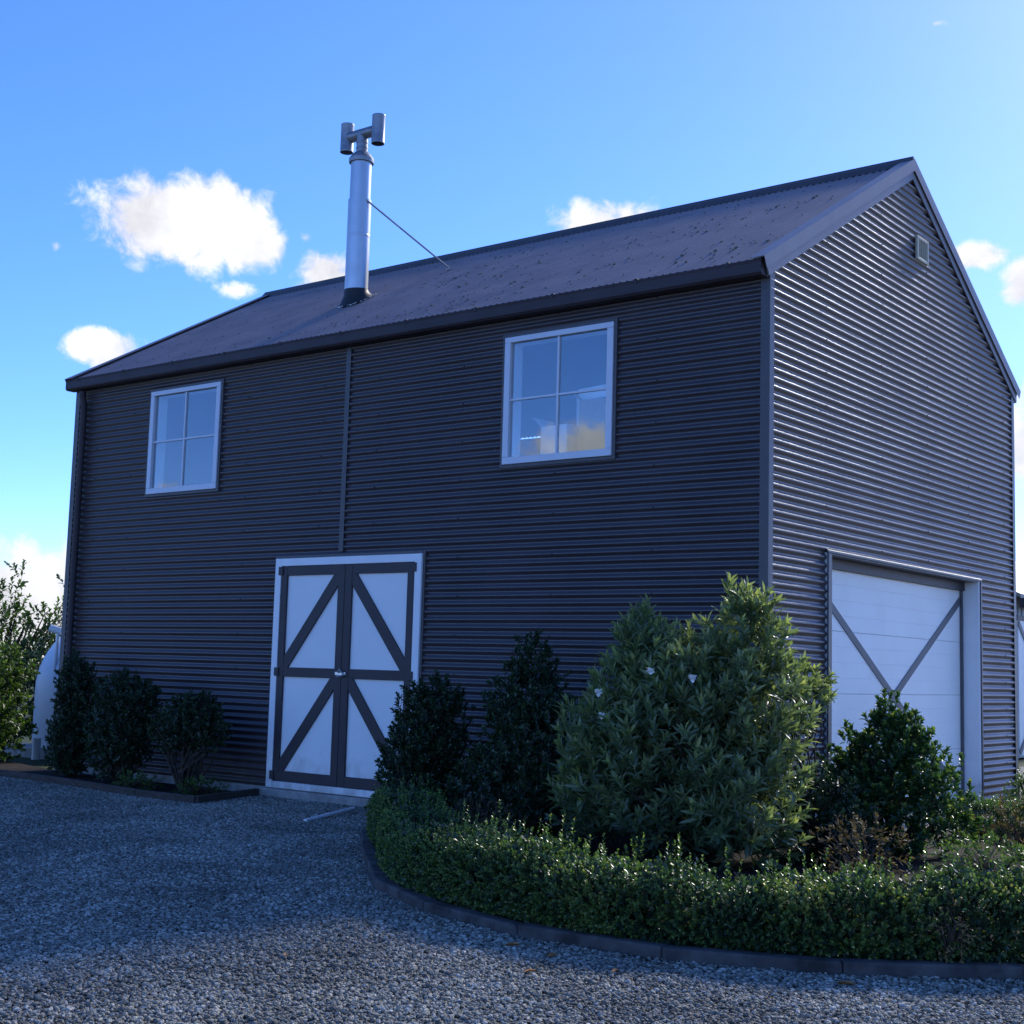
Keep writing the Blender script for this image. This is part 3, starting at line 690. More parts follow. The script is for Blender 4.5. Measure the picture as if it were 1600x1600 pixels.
def shoots(Pc, Dc, nl, slen, ll, lw, spread=(.5, 1.1), tip_bias=.35, tint0=.25, tint1=.7, full=True, whorl=True, fold=.22, droop=.12):
    """leaves spiralling round each shoot; newest leaves (at the tip) are lighter"""
    n = len(Pc); Dc = unit(Dc)
    a = unit(np.cross(Dc, rng.normal(size=(n, 3)))); b = np.cross(Dc, a)
    k = np.arange(nl)[None, :].repeat(n, 0); fr = (k+.5)/nl
    fr = fr**(.65 if whorl else 1.0)
    ang = k*2.399+rng.uniform(0, 6.28, (n, 1))+rng.normal(0, .25, (n, nl))
    sp = spread[1]+(spread[0]-spread[1])*fr+rng.normal(0, .15, (n, nl))
    base = Pc[:, None]+Dc[:, None]*(fr*slen)[..., None]
    rad = a[:, None]*np.cos(ang)[..., None]+b[:, None]*np.sin(ang)[..., None]
    D = Dc[:, None]*np.cos(sp)[..., None]+rad*np.sin(sp)[..., None]
    N = Dc[:, None]*np.sin(sp)[..., None]-rad*np.cos(sp)[..., None]+rng.normal(0, .25, (n, nl, 3))
    shade = rng.normal(0, .10, (n, 1))
    tint = np.clip(tint0+(tint1-tint0)*np.clip((fr-(1-tip_bias))/tip_bias, 0, 1)+shade+rng.normal(0, .09, (n, nl)), 0, 1)
    Ln = ll*rng.uniform(.5, 1.2, (n, nl))*(1-.35*np.clip((fr-.75)/.25, 0, 1)); Wd = lw*rng.uniform(.75, 1.2, (n, nl))
    return leaf_geo(base.reshape(-1, 3), D.reshape(-1, 3), N.reshape(-1, 3), Ln.ravel(), Wd.ravel(), tint.ravel(), full, fold, droop)
def sample_blobs(blobs, n, inner=.45):
    wts = np.array([b[3]*b[4]*b[5] for b in blobs])**(.75); wts /= wts.sum()
    idx = rng.choice(len(blobs), n, p=wts); B = np.array(blobs)[idx]
    d = unit(rng.normal(size=(n, 3))); r_ = inner+(1-inner)*rng.uniform(0, 1, n)**.6
    r_ *= 1+rng.normal(0, .07, n)
    return B[:, :3]+d*B[:, 3:6]*r_[:, None], unit(d/B[:, 3:6])
def limbs(m, base, targets, r0_, bend=.12):
    for t in targets:
        p0, p3 = Vector(base), Vector(t); d = p3-p0
        p1 = p0+d*.35+Vector((random.uniform(-bend, bend), random.uniform(-bend, bend), .10*d.length)); p2 = p0+d*.7+Vector((random.uniform(-bend, bend)*.7, random.uniform(-bend, bend)*.7, .08*d.length))
        m.tube([p0, p1, p2, p3], [r0_, r0_*.65, r0_*.4, r0_*.15], 5, cap=False)
def bush(name, label, base, blobs, nshoot, nl, slen, ll, lw, mat, up=.55, keep=None, trunk=.02, nlimb=26, group=None, cat='shrub', **kw):
    root = empty(name, base, label=label, cat=cat, group=group); b0 = np.array(base)
    P, O = sample_blobs(blobs, nshoot)
    if keep is not None: k = keep(P); P, O = P[k], O[k]
    k = P[:, 2] > base[2]+.06; P, O = P[k], O[k]
    Dr = unit(O*.75+np.array([0, 0, up])+rng.normal(0, .30, P.shape))
    V, F, T = shoots(P-Dr*slen*.5, Dr, nl, slen, ll, lw, **kw)
    np_mesh('crown', V-b0, F, mat, root, T)
    m = MB(); ids = rng.choice(len(P), min(nlimb, len(P)), replace=False)
    limbs(m, (0, 0, -.05), [tuple(P[i]-b0) for i in ids], trunk)
    # twigs for the shoots
    tw = rng.choice(len(P), min(300, len(P)), replace=False)
    for i in tw:
        q = Vector(P[i]-b0); m.tube([q-Vector(Dr[i])*slen*1.1, q+Vector(Dr[i])*slen*.4], [.004, .002], 3, cap=False)
    m.build('branches', 'bark', root)
    return root
offwall = lambda P: ~((P[:, 1] > -.06) & (P[:, 0] < .08) & (P[:, 0] > -L))

# tall leafy shrub at the barn corner
CB = [(.0, -1.25, .80, .74, .80, .80), (-.22, -1.30, 1.30, .52, .5, .50), (-.36, -1.25, 1.60, .26, .30, .38), (.42, -1.20, 1.70, .32, .32, .46), (.48, -1.2, 1.2, .42, .50, .55),
      (-.55, -1.40, .85, .42, .5, .55), (.55, -1.35, .55, .42, .5, .50), (.15, -1.3, 1.40, .42, .45, .42), (.48, -1.15, 1.98, .14, .14, .20), (.64, -1.1, 1.90, .11, .12, .2), (-.42, -1.2, 1.90, .11, .12, .14), (-.78, -1.45, .45, .25, .3, .35)]
CB = [(a, b, c*.935, d, e, f*.935) for a, b, c, d, e, f in CB]
bC = bush('leafy_shrub', 'tall bright green leafy shrub with white blooms at the barn corner', (.05, -1.2, 0), CB, 2050, 12, .16, .125, .028, 'leaf_c', .9, keep=offwall, trunk=.035, nlimb=40, spread=(.3, 1.25), tint0=.30, tint1=.75)
# white blooms on the tall shrub
for (x, y, z) in ((-.38, -1.89, 1.27), (.08, -1.91, 1.43), (-.30, -1.96, 1.10), (.41, -1.88, 1.39)):
    m = MB()
    for k in range(9):
        t = k*2.4; d = Vector((math.cos(t)*.7, -.5+math.sin(t*1.7)*.4, math.sin(t)*.6+.2)).normalized(); p = Vector((x, y, z))-Vector((.05, -1.2, 0)); q = p+d*random.uniform(.025, .045); sd_ = d.orthogonal().normalized()*.016
        mid = (p+q)/2; m.add([p, mid+sd_, q, mid-sd_], [(0, 1, 2, 3)])
    m.build('bloom', 'petal', bC)
# side shoot to the right of it
bush('slender_shrub', 'sparse upright shrub tip between the corner shrub and garage door', (.60, -.55, 0), [(.64, -.50, 1.40, .15, .14, .13), (.72, -.53, 1.30, .12, .1, .10), (.58, -.55, 1.15, .10, .1, .2)], 52, 13, .10, .085, .026, 'leaf_c', .7, trunk=.016, nlimb=10, tint0=.3, tint1=.75)
# dark low shrub between corner shrub and garage shrub
bush('low_dark_shrub', 'low dark small leaved shrub between corner shrub and garage shrub', (.75, -.5, 0), [(.72, -.55, .35, .42, .35, .42), (.95, -.6, .22, .3, .3, .3)], 520, 13, .09, .045, .022, 'leaf_dark', .5, trunk=.015, tint0=.3, tint1=.6)
# conical shrub in front of the garage door
DB = [(.92, .40, .36, .68, .62, .40), (.92, .40, .66, .52, .50, .38), (.92, .4, .92, .28, .28, .28), (.90, .4, 1.14, .10, .10, .16), (1.0, .38, .95, .16, .16, .22), (.66, .36, .62, .2, .22, .25)]
bush('conical_shrub', 'conical glossy shrub with pale yellow tip before the garage door', (.92, .40, 0), DB, 1000, 14, .12, .064, .030, 'leaf_d', .8, trunk=.025, spread=(.4, 1.2), tint0=.27, tint1=.95, fold=.3)
# two dark shrubs along the long wall right of the barn door
bush('dark_shrub', 'dark dense shrub covering the right edge of the white barn door', (-3.05, -.75, 0), [(-3.08, -.72, .50, .40, .42, .55), (-3.02, -.70, .90, .36, .36, .38), (-3.12, -.8, .45, .28, .35, .5), (-3.0, -.68, 1.12, .22, .24, .20)], 1250, 13, .10, .052, .021, 'leaf_dark', .6, keep=offwall, group='dark shrubs along the long wall', tint0=.3, tint1=.7)
bush('dark_shrub', 'dark pointed shrub between the barn door shrub and bright corner shrub', (-1.85, -.85, 0), [(-1.75, -.85, .60, .52, .45, .65), (-1.85, -.8, 1.10, .34, .34, .42), (-1.82, -.78, 1.48, .17, .18, .25), (-1.45, -.9, .7, .4, .4, .5), (-2.2, -.9, .35, .32, .35, .38), (-2.05, -.8, 1.05, .12, .12, .2)], 1900, 13, .10, .056, .021, 'leaf_dark', .65, keep=offwall, group='dark shrubs along the long wall', tint0=.3, tint1=.75)
# left bed shrubs
bush('dark_shrub', 'tall dark shrub at the far left end of the long wall', (-8.92, -.40, 0), [(-8.92, -.40, .65, .24, .28, .70), (-8.95, -.40, 1.15, .19, .22, .32), (-8.78, -.38, 1.0, .20, .22, .4), (-8.9, -.43, .4, .24, .28, .4)], 900, 12, .10, .052, .022, 'leaf_dark', .6, keep=offwall, group='dark shrubs along the long wall', tint0=.25, tint1=.6)
bush('dark_shrub', 'broad dark round shrub in the middle of the left bed', (-7.75, -.55, 0), [(-7.70, -.60, .72, .44, .40, .50), (-7.85, -.55, .95, .24, .26, .3), (-7.5, -.58, .93, .24, .26, .27), (-7.75, -.62, .42, .36, .34, .36)], 1050, 12, .10, .052, .022, 'leaf_dark', .6, keep=offwall, trunk=.022, group='dark shrubs along the long wall', tint0=.25, tint1=.62)
bush('dark_shrub', 'small dark shrub on a thin bare trunk left of the barn door', (-6.62, -.58, 0), [(-6.62, -.55, .72, .42, .36, .28), (-6.5, -.55, .92, .2, .22, .18), (-6.85, -.55, .62, .24, .26, .22), (-6.3, -.55, .66, .2, .24, .2)], 620, 12, .09, .050, .022, 'leaf_dark', .55, keep=offwall, trunk=.020, group='dark shrubs along the long wall', tint0=.3, tint1=.65)
# shrubs past the left end of the barn
bush('garden_shrub', 'broad shrub with yellow green top left of the white tank', (-11.6, .0, 0), [(-11.65, 0, .60, .75, .7, .75), (-11.7, .1, 1.15, .62, .6, .55), (-12.4, -.2, .9, .7, .7, .8), (-11.45, -.1, .45, .5, .5, .5)], 1500, 12, .14, .075, .034, 'leaf_light', .6, trunk=.03, tint0=.2, tint1=.6)
bush('garden_shrub', 'dark green shrub standing behind the white tank on the left', (-15.2, 2.6, 0), [(-15.2, 2.6, .8, 1.0, .9, .9), (-14.6, 3.0, 1.0, .8, .8, .9), (-15.9, 2.2, .9, .9, .9, 1.0), (-14.2, 3.6, .9, .8, .8, .9)], 1100, 12, .16, .09, .04, 'leaf_dark', .6, trunk=.03, tint0=.35, tint1=.9)
bush('young_tree', 'sparse young tree with upright twigs against the low white cloud', (-17.0, 3.6, 0), [(-17.2, 3.4, 1.6, .9, .9, .8), (-17.0, 3.5, 2.25, .55, .55, .45), (-16.8, 3.8, 2.85, .12, .12, .5), (-16.1, 4.0, 1.9, .45, .45, .45), (-15.9, 4.2, 2.45, .12, .12, .5), (-17.9, 3.0, 1.8, .7, .7, .6), (-17.35, 3.4, 2.75, .12, .12, .4)], 430, 11, .35, .11, .05, 'leaf_light', 1.3, trunk=.05, nlimb=60, tint0=.0, tint1=.35, cat='tree')
# low plants by the gable wall beyond the garage
bush('low_hedge', 'low clipped shrub against the gable wall right of the garage', (.55, 5.6, 0), [(.50, 5.55, .22, .32, .45, .26), (.55, 6.1, .28, .34, .45, .28), (.7, 6.6, .3, .34, .5, .3), (.35, 5.3, .2, .2, .25, .22)], 900, 12, .07, .032, .016, 'leaf_box', .6, tint0=.3, tint1=.7, full=False, cat='hedge')

# box hedge following the kerb
KERB = [(-3.62, -.42), (-3.30, -1.10), (-2.55, -2.10), (-1.62, -2.98), (-1.09, -3.52), (-.49, -3.98), (.23, -4.25), (.80, -4.38), (1.25, -4.41), (1.62, -4.36), (2.19, -4.17), (2.72, -3.88), (3.19, -3.48), (3.60, -2.95), (3.88, -2.30), (4.0, -1.5), (3.9, -.6), (3.55, .35), (2.9, 1.35)]
def smooth_path(pts, n=12):
    P = [np.array(p, float) for p in pts]; P = [2*P[0]-P[1]]+P+[2*P[-1]-P[-2]]; out = []
    for i in range(1, len(P)-2):
        for k in range(n):
            t = k/n; a, b, c, d = P[i-1], P[i], P[i+1], P[i+2]
            out.append(.5*((2*b)+(-a+c)*t+(2*a-5*b+4*c-d)*t*t+(-a+3*b-3*c+d)*t**3))
    out.append(P[-2]); return np.array(out)
def resample(path, step):
    s = np.concatenate([[0], np.cumsum(np.linalg.norm(np.diff(path, axis=0), axis=1))]); n = max(2, int(s[-1]/step)+1); q = np.linspace(0, s[-1], n)
    return np.stack([np.interp(q, s, path[:, 0]), np.interp(q, s, path[:, 1])], 1)
def offset(path, d):
    t = unit(np.gradient(path, axis=0)); nrm = np.stack([-t[:, 1], t[:, 0]], 1); return path+nrm*d      # left of travel = inside the bed
kp = resample(smooth_path(KERB), .05)
kerb = empty('garden_kerb', (0, 0, 0), label='curved concrete kerb round the garden bed at the corner', cat='kerb')
ks = resample(kp, .85)
for i in range(len(ks)-1):
    a, b = ks[i], ks[i+1]; d = unit(b-a); nn = np.array([-d[1], d[0]]); g = .004; a2, b2 = a+d*g, b-d*g; jig = random.uniform(-.006, .006); hz = .062+random.uniform(-.006, .006)
    lo = [tuple(a2+nn*jig), tuple(b2+nn*jig), tuple(b2+nn*(.10+jig)), tuple(a2+nn*(.10+jig))]
    m = MB(); m.add([(*p, -.08) for p in lo]+[(*p, hz) for p in lo], [(0,3,2,1),(4,5,6,7),(0,1,5,4),(1,2,6,5),(2,3,7,6),(3,0,4,7)])
    m.build('kerb_block', 'kerbc', kerb, bevel=.012)
inner = offset(kp, .06)
soil = [tuple(p) for p in inner] + [(2.2, 2.3), (.9, 2.9), (.3, 2.0), (.05, .9), (.05, -.02), (-3.6, -.02)]
m = MB(); m.add([(x, y, .045) for x, y in soil], [tuple(range(len(soil)))]); m.build('bed_soil', 'soil', kind='structure')
def hedge_mesh(path, width, z0, z1, nsh, seed_dead=()):
    t = unit(np.gradient(path, axis=0)); nrm = np.stack([-t[:, 1], t[:, 0]], 1); n = nsh
    i = rng.integers(0, len(path)-1, n); f = rng.uniform(0, 1, n)[:, None]
    C = path[i]*(1-f)+path[i+1]*f; Nn = nrm[i]
    a = rng.uniform(-1, 1, n); b = rng.uniform(-1, 1, n)
    # push towards the surface of a rounded box section
    mx = np.maximum(np.abs(a), np.abs(b)); tgt = 1-np.abs(rng.normal(0, .13, n)); a, b = a/mx*tgt, b/mx*tgt
    rr_ = np.sqrt(a*a+b*b); sq = np.where(rr_ > 1.12, 1.12/rr_, 1); a, b = a*sq, b*sq
    s_arc = i*.05
    lump = .03*np.sin(s_arc*2.3)+.025*np.sin(s_arc*7.3+1)+.02*np.sin(s_arc*13.7+2.2)
    top = z1+lump
    z = z0+(top-z0)*(b*.5+.5)
    P = np.concatenate([C+Nn*(a*width/2*(1+lump*.8))[:, None], z[:, None]], 1)
    O = unit(np.concatenate([Nn*a[:, None], (np.maximum(b, -.3)*1.1)[:, None]], 1)+np.array([0, 0, .35])+rng.normal(0, .35, (n, 3)))
    # stray sprigs standing proud of the top
    st = (b > .75) & (rng.uniform(0, 1, n) < .08); P[st, 2] += rng.uniform(.02, .07, st.sum())
    return P, O, s_arc
hp = resample(offset(kp, .34), .05)[40:]
hedge = empty('box_hedge', (0, 0, 0), label='low clipped box hedge curving round the garden bed', cat='hedge')
P, O, sa = hedge_mesh(hp, .46, .05, .365, 30000)
V, F, T = shoots(P, O, 10, .055, .022, .0135, spread=(.5, 1.2), tint0=.3, tint1=.72, full=False, whorl=False, fold=.15)
# lighter, yellower patches of the hedge
ctr = [(2.30, -4.05, .45, .22), (2.75, -3.6, .46, .25), (3.05, -3.3, .45, .2)]
Vp = V.reshape(-1, 4, 3)[:, 0]; pt = T.reshape(-1, 4).copy()
for cx, cy, cz, rad in ctr:
    d = np.sqrt(((Vp-np.array([cx, cy, cz]))**2).sum(1)); k = (d < rad) & (rng.uniform(0, 1, len(d)) < .55); pt[k] = np.clip(pt[k]+.4, 0, 1)
q = Vp; cl = np.sin(q[:, 0]*5.1+q[:, 2]*7)+np.sin(q[:, 1]*6.3+q[:, 0]*2.2+1)+np.sin(q[:, 0]*13.7-q[:, 1]*11.3+q[:, 2]*17+2)*.8
pt = np.clip(pt+.07*cl[:, None], 0, 1)
keepl = ~((cl < -1.1) & (rng.uniform(0, 1, len(cl)) < .55))
V = V.reshape(-1, 4, 3)[keepl].reshape(-1, 3); pt = pt[keepl]; F = F[:2*int(keepl.sum())]
np_mesh('foliage', V, F, 'leaf_box', hedge, pt.ravel(), smooth=False)
P, O, sa = hedge_mesh(hp, .40, .25, .42, 420)
O = unit(O*.4+np.array([0, 0, 1.0])); P[:, 2] += rng.uniform(-.02, .03, len(P))
V, F, T = shoots(P, O, 14, .13, .022, .013, spread=(.6, 1.3), tint0=.45, tint1=.9, full=False, whorl=False, fold=.15)
np_mesh('stray_sprigs', V, F, 'leaf_box', hedge, T, smooth=False)
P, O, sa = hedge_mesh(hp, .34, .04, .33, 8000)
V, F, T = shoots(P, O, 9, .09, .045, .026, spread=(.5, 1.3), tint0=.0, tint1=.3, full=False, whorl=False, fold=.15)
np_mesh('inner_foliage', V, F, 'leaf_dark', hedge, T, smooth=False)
m = MB()
for i in range(4, len(hp)-2, 5):
    c = hp[i]
    for k in range(4):
        x, y = c[0]+random.uniform(-.06, .06), c[1]+random.uniform(-.06, .06)
        m.tube([(x, y, .0), (x+random.uniform(-.07, .07), y+random.uniform(-.07, .07), .2), (x+random.uniform(-.16, .16), y+random.uniform(-.16, .16), .42)], [.008, .005, .002], 4, cap=False)
m.build('stems', 'bark', hedge)
# second low hedge on the far side of the bed
h2 = resample(smooth_path([(3.0, 1.15), (2.2, 1.75), (1.5, 2.2), (.85, 2.55)]), .05)
hedge2 = empty('box_hedge', (0, 0, 0), label='short low box hedge at the back of the bed by the garage', cat='hedge')
P, O, sa = hedge_mesh(h2, .4, .05, .34, 7000)
V, F, T = shoots(P, O, 9, .055, .023, .013, spread=(.5, 1.2), tint0=.3, tint1=.65, full=False, whorl=False, fold=.15)
np_mesh('foliage', V, F, 'leaf_box', hedge2, T, smooth=False)
# dried plants
def dry(name, label, base, rad, h, n, mat='leaf_dry', ll=.045, cat='dry plant', tint=(.2, .8)):
    root = empty(name, base, label=label, cat=cat); P, O = sample_blobs([(base[0], base[1], base[2]+h*.55, rad, rad, h*.5)], n, .2)
    k = P[:, 2] > base[2]+.02; P, O = P[k], O[k]; D = unit(O+rng.normal(0, .5, P.shape))
    V, F, T = shoots(P, D, 6, .07, ll, ll*.35, tint0=tint[0], tint1=tint[1], full=False, whorl=False)
    np_mesh('leaves', V-np.array(base), F, mat, root, T)
    m = MB()
    for p in P[rng.choice(len(P), min(46, len(P)), replace=False)]:
        q = Vector(p)-Vector(base); m.tube([(0, 0, 0), q*.5+Vector((random.uniform(-.04, .04), random.uniform(-.04, .04), .05)), q], [.006, .004, .0015], 4, cap=False)
    m.build('stems', 'bark', root); return root
dry('dried_plant', 'brown dried plant beside the second low hedge', (1.75, 1.0, .04), .38, .42, 150)
dry('dried_plant', 'yellowed dried plant at the right edge behind the hedge', (2.25, .55, .04), .36, .34, 120, tint=(.4, 1))
dry('dried_plant', 'pale straggly plant at the far right between hedge and garage', (2.75, -.55, .04), .42, .42, 170, tint=(.3, .9))
dry('bed_weed', 'leafy green ground plant behind the hedge near the right edge', (2.1, -.75, .04), .40, .30, 200, 'leaf_box', .045, 'plant', (.3, .8))
dry('dried_plant', 'dead brown twigs just behind the hedge below the conical shrub', (1.55, -1.6, .04), .3, .46, 120, tint=(.1, .6))
dry('dried_plant', 'grey dried twigs between the two dark shrubs and the hedge', (-1.25, -2.2, .04), .32, .36, 120, tint=(0, .4))
dry('dried_plant', 'orange dead sprig low on the front of the hedge', (2.88, -3.62, .08), .12, .26, 60, tint=(.5, 1), ll=.03)
dry('bed_weed', 'low green weed clump at the foot of the left bed', (-6.95, -.95, .02), .22, .16, 110, 'leaf_light', .05, 'weed', (.1, .4))
dry('bed_weed', 'low green weeds at the door end of the left bed', (-6.15, -.75, .02), .25, .14, 110, 'leaf_light', .05, 'weed', (.1, .4))
dry('bed_weed', 'small grass tuft at the foot of the barn door step', (-3.78, -.32, .0), .2, .17, 110, 'leaf_light', .07, 'weed', (.0, .35))

# timber edging and soil of the left bed
EDGE = [(-12.5, -1.0), (-9.6, -.95), (-8.3, -1.0), (-6.6, -1.2), (-5.68, -1.18), (-5.98, -.10)]
edging = empty('timber_edging', (0, 0, 0), label='low weathered timber edging of the bed left of the barn door', cat='edging')
for a, b in zip(EDGE[:-1], EDGE[1:]):
    A, B = Vector((*a, -.05)), Vector((*b, -.05)); d = (B-A).normalized(); nseg = max(1, round((B-A).length/1.6))
    for k in range(nseg):
        p, q = A+(B-A)*(k/nseg)+d*.004, A+(B-A)*((k+1)/nseg)-d*.004
        MB().beam(p, q, .05, .125+random.uniform(-.006, .006), (0, 0, 1)).build('sleeper', 'timber', edging, bevel=.006)
m = MB(); m.add([(x, y, .02) for x, y in EDGE]+[(-L, -.014, .02), (-12.5, .6, .02)], [(0, 1, 2, 3, 4, 5, 6, 7)]); m.build('bed_soil', 'soil', kind='structure')

# ================================================================== gravel stones (geometry nodes, one object)
def in_poly(x, y, poly):
    c = False; n = len(poly)
    for i in range(n):
        x1_, y1_ = poly[i]; x2_, y2_ = poly[(i+1) % n]
        if (y1_ > y) != (y2_ > y) and x < (x2_-x1_)*(y-y1_)/(y2_-y1_)+x1_: c = not c
    return c
TILE = .6
yard = [(-12.5, -1.05), (-9.6, -1.0), (-8.3, -1.05), (-6.6, -1.25), (-5.62, -1.22), (-5.9, -.09), (-3.64, -.09)] + [tuple(p) for p in kp[::6] if p[0] < 3.7 or p[1] < -2] + [(5.2, -3.0), (5.2, -7.5), (1.0, -9.3), (-4.0, -8.0), (-12.5, -5.5)]
pts = []
nx = int(18/TILE); ny = int(10/TILE)
for i in range(nx):
    for j in range(ny):
        x, y = -12.6+(i+.5)*TILE, -9.3+(j+.5)*TILE
        cs = [in_poly(x+dx*TILE*.5, y+dy*TILE*.5, yard) for dx in (-1, 0, 1) for dy in (-1, 0, 1)]
        if any(cs): pts.append((x, y, 0))
me = bpy.data.meshes.new('gravel_stones'); me.from_pydata(pts, [], []); me.materials.append(MAT['stone'])
gs = bpy.data.objects.new('gravel_stones', me); COL.objects.link(gs); gs['kind'] = 'stuff'; gs['label'] = 'loose grey crushed stone covering the yard'; gs['category'] = 'gravel'
ng = bpy.data.node_groups.new('gravel_scatter', 'GeometryNodeTree')
ng.interface.new_socket('Geometry', in_out='INPUT', socket_type='NodeSocketGeometry'); ng.interface.new_socket('Geometry', in_out='OUTPUT', socket_type='NodeSocketGeometry')
G = NT(ng)
gi = G.n('NodeGroupInput'); go = G.n('NodeGroupOutput')
def variants(nvar):
    gi_ = G.n('GeometryNodeGeometryToInstance')
    for k in range(nvar):
        ico = G.n('GeometryNodeMeshIcoSphere', inp={'Radius': 1.0, 'Subdivisions': 2 if k % 2 else 1})
        rv = G.n('FunctionNodeRandomValue', data_type='FLOAT_VECTOR', inp={0: (-.28, -.28, -.28), 1: (.28, .28, .28), 'Seed': k+11})
        sp = G.n('GeometryNodeSetPosition', inp={'Geometry': ico.outputs[0], 'Offset': rv.outputs[0]})
        tr = G.n('GeometryNodeTransform', inp={'Geometry': sp.outputs[0], 'Scale': (1.25, .85+.08*k, .55+.05*k)})
        G.link(tr.outputs[0], gi_.inputs[0])
    return gi_.outputs[0]
stones = variants(4)
tiles = G.n('GeometryNodeGeometryToInstance')
for k in range(3):
    grid = G.n('GeometryNodeMeshGrid', inp={'Size X': TILE+.02, 'Size Y': TILE+.02, 'Vertices X': 2, 'Vertices Y': 2})
    dp_ = G.n('GeometryNodeDistributePointsOnFaces', inp={'Mesh': grid.outputs[0], 'Density': 5800.0, 'Seed': 5+k})
    rs = G.n('FunctionNodeRandomValue', data_type='FLOAT_VECTOR', inp={0: (0, 0, 0), 1: (6.28, 6.28, 6.28), 'Seed': 31+k})
    rt = G.n('FunctionNodeRandomValue', data_type='FLOAT_VECTOR', inp={0: (-.5, -.5, 0), 1: (.5, .5, 6.28), 'Seed': 37+k})
    sz = G.n('FunctionNodeRandomValue', data_type='FLOAT', inp={2: .0045, 3: .0120, 'Seed': 41+k})
    ri = G.n('FunctionNodeRandomValue', data_type='INT', inp={4: 0, 5: 3, 'Seed': 53+k})
    rz_ = G.n('FunctionNodeRandomValue', data_type='FLOAT_VECTOR', inp={0: (0, 0, -.010), 1: (0, 0, .006), 'Seed': 61+k})
    sp = G.n('GeometryNodeSetPosition', inp={'Geometry': dp_.outputs[0], 'Offset': rz_.outputs[0]})
    iop = G.n('GeometryNodeInstanceOnPoints', inp={'Points': sp.outputs[0], 'Instance': stones, 'Pick Instance': True, 'Instance Index': ri.outputs[2], 'Rotation': rt.outputs[0], 'Scale': sz.outputs[1]})
    rl = G.n('GeometryNodeRealizeInstances', inp={0: iop.outputs[0]})
    ss = G.n('GeometryNodeSetShadeSmooth', inp={'Geometry': rl.outputs[0], 'Shade Smooth': False})
    sm = G.n('GeometryNodeSetMaterial', inp={'Geometry': ss.outputs[0], 'Material': MAT['stone']})
    G.link(sm.outputs[0], tiles.inputs[0])
ri = G.n('FunctionNodeRandomValue', data_type='INT', inp={4: 0, 5: 2, 'Seed': 3})
rk = G.n('FunctionNodeRandomValue', data_type='INT', inp={4: 0, 5: 3, 'Seed': 9})
ang = G.math('MULTIPLY', rk.outputs[2], math.pi/2)
cx_ = G.n('ShaderNodeCombineXYZ', inp={2: ang})
top = G.n('GeometryNodeInstanceOnPoints', inp={'Points': gi.outputs[0], 'Instance': tiles.outputs[0], 'Pick Instance': True, 'Instance Index': ri.outputs[2], 'Rotation': cx_.outputs[0]})
G.link(top.outputs[0], go.inputs[0])
md = gs.modifiers.new('scatter', 'NODES'); md.node_group = ng

# ================================================================== tank, far shed, small things
tank = empty('water_tank', (-12.10, 2.60, 0), label='white domed plastic water tank behind the left end of the barn', cat='tank')
autosmooth(MB().lathe([(1.17, .12), (1.2, .2), (1.2, .9)]+[(1.2*math.cos(t), .95+1.15*math.sin(t)) for t in [R(a) for a in range(5, 80, 6)]]+[(.2, 2.09), (.2, 2.16), (0.0, 2.18)], (0, 0, 0), 48).build('tank_shell', 'tankm', tank), 40)
MB().box(-1.25, 1.25, -1.25, 1.25, -.1, .119).build('base_slab', 'concrete', tank, bevel=.01)
rv_ = Vector((math.cos(YAW), -math.sin(YAW), 0)); tv = Vector((-math.sin(YAW), -math.cos(YAW), 0))
def tp(a, b, z): return rv_*a+tv*b+Vector((0, 0, z))
m = MB(); m.tube([tp(-.72, .95, .1), tp(-.70, .92, 1.0), tp(-.68, .90, 1.78)], .026, 12); m.tube([tp(-.80, .9, 1.83), tp(-.62, .9, 1.78)], .055, 14)
m.tube([tp(-.82, 1.10, -.05), tp(-.82, 1.10, .27)], .06, 12)
autosmooth(m.build('overflow_pipe', 'pipe', tank))
m = MB(); hz_ = [tp(-.42, .95, 1.72), tp(-.50, 1.02, 1.48), tp(-.56, 1.06, 1.1), tp(-.60, 1.06, .7), tp(-.60, 1.06, .12)]
m.tube(hz_, .022, 10); autosmooth(m.build('hose', 'hose', tank))

shed = empty('garden_shed', (0, 0, 0), label='pale low shed with crossed white door seen past the right barn edge', cat='shed')
sx0, sx1, sy0, sy1, se, sr_ = -10.5, -3.5, 16.9, 24.5, 3.15, 4.9
m = MB(); xm_ = (sx0+sx1)/2
m.add([(sx0, sy0, 0), (sx1, sy0, 0), (sx1, sy1, 0), (sx0, sy1, 0), (sx0, sy0, se), (sx1, sy0, se), (sx1, sy1, se), (sx0, sy1, se), (xm_, sy0, sr_), (xm_, sy1, sr_)],
      [(0, 1, 5, 8, 4), (3, 7, 9, 6, 2), (1, 2, 6, 5), (0, 4, 7, 3)])
m.build('wall', 'shedwall', shed)
rs_ = (sr_-se)/(xm_-sx0); e_ = .2
m = MB()
for sg, xa in ((-1, sx0-e_), (1, sx1+e_)):
    za = se-e_*rs_
    m.add([(xa, sy0-.15, za+.02), (xm_, sy0-.15, sr_+.02), (xm_, sy1+.15, sr_+.02), (xa, sy1+.15, za+.02), (xa, sy0-.15, za+.1), (xm_, sy0-.15, sr_+.1), (xm_, sy1+.15, sr_+.1), (xa, sy1+.15, za+.1)],
          [(0,3,2,1),(4,5,6,7),(0,1,5,4),(1,2,6,5),(2,3,7,6),(3,0,4,7)])
sro = m.build('roof', 'shedroof', shed)
MB().box(sx1+e_-.02, sx1+e_+.11, sy0-.15, sy1+.15, se-.26, se-.08).build('gutter', 'gutter', shed, bevel=.01)
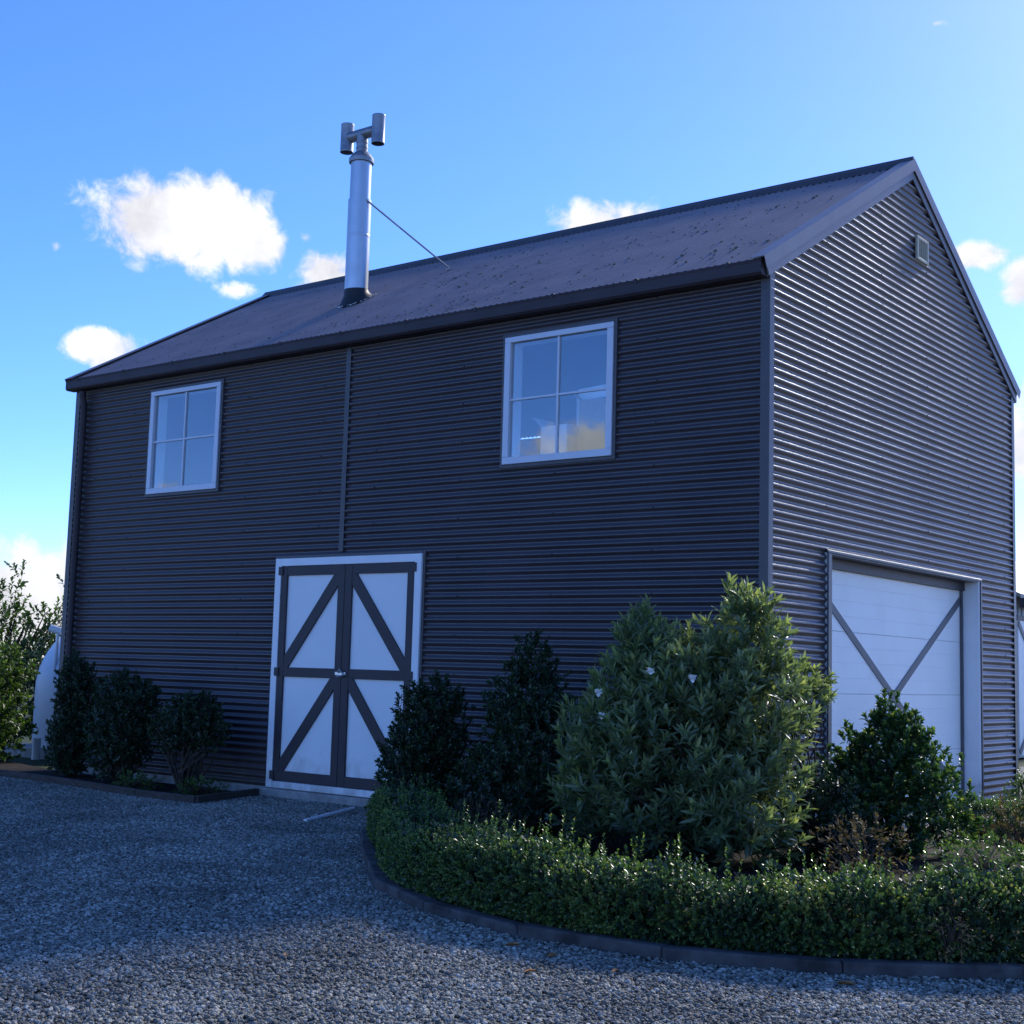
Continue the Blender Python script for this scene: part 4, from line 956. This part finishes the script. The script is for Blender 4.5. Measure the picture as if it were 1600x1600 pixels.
for k in range(34):
    y = sy0+.05+k*.225
    if y > sy1: break
    MB().box(sx1, sx1+.02, y, y+.09, 2.75, se-.05).build('wall_rib', 'shedwall', shed)
dy0, dy1 = sy0+.15, sy0+3.25
MB().box(sx1+.001, sx1+.05, dy0, dy1, .05, 2.65).build('shed_door', 'garage', shed)
MB().box(sx1+.001, sx1+.07, dy0-.1, dy1+.1, 2.652, 2.75).build('dark_head_strip', 'brown', shed)
for a, b in (((dy0, 2.6), (dy1, .1)), ((dy0, .1), (dy1, 2.6))):
    MB().beam((sx1+.051, a[0], a[1]), (sx1+.051, b[0], b[1]), .11, .015, (1, 0, 0)).build('brace', 'greybrace', shed)

def conifer(name, label, base, h, rad, n):
    root = empty(name, base, label=label, cat='tree', group='conifers behind the shed')
    m = MB(); m.tube([(0, 0, -.1), (0, 0, h*.5), (0, 0, h*.98)], [rad*.09, rad*.05, .01], 7); 
    zz = rng.uniform(.08, 1, n)**.8; t = rng.uniform(0, 6.28, n); r_ = rad*(1-zz)**.8*(.55+.45*np.sin(zz*60)**2)*rng.uniform(.35, 1, n)
    P = np.stack([r_*np.cos(t), r_*np.sin(t), zz*h-.12*r_], 1); O = unit(np.stack([np.cos(t), np.sin(t), np.full(n, .15)], 1)+rng.normal(0, .3, (n, 3)))
    for i in range(0, n, max(1, n//60)): m.tube([(0, 0, float(P[i, 2])-.1), tuple(P[i])], [.03, .008], 4, cap=False)
    m.build('trunk', 'bark', root)
    V, F, T = shoots(P, O, 9, .4, .22, .06, tint0=.2, tint1=.7, full=False, whorl=False); np_mesh('crown', V, F, 'leaf_con', root, T)
conifer('conifer', 'dark conifer rising behind the shed at the right edge', (-6.6, 31.5, 0), 6.9, 2.0, 1500)
conifer('conifer', 'second dark conifer farther right beyond the shed', (-3.2, 34, 0), 7.6, 2.3, 1500)

m = MB(); m.tube([(-3.83, -1.46, .012), (-4.06, -.60, .052)], .019, 12)
m.build('plastic_pipe', 'pipe', None, smooth=False, label='white plastic pipe lying on the gravel by the barn door', cat='pipe')
# fallen leaves on the gravel
m0 = None
for i, (x, y, s) in enumerate(((.98, -4.62, .05), (1.28, -4.68, .045), (1.42, -5.05, .04), (2.62, -4.22, .05), (.35, -5.6, .03), (1.7, -4.75, .035))):
    m = MB(); a = random.uniform(0, 6.28); c, sn = math.cos(a), math.sin(a)
    pr_ = [(-1, 0, .0), (-.4, -.45, .25), (.4, -.4, .2), (1, 0, .05), (.4, .4, .3), (-.4, .45, .2)]
    m.add([((px_*c-py_*sn)*s, (px_*sn+py_*c)*s, pz*s) for px_, py_, pz in pr_]+[(0, 0, 0)], [(k, (k+1) % 6, 6) for k in range(6)])
    o = m.build('fallen_leaf', 'deadleaf', None, label=['leftmost brown fallen leaf on the gravel along the kerb', 'second brown fallen leaf from the left along the kerb', 'small brown fallen leaf farther out from the kerb', 'rightmost brown fallen leaf by the kerb at the right edge', 'lone tiny brown leaf on open gravel left of the others', 'third brown fallen leaf along the kerb below the big shrub'][i], cat='leaf', group='fallen leaves on the gravel'); o.location = (x, y, .012)

sc.render.resolution_x = sc.render.resolution_y = 1024
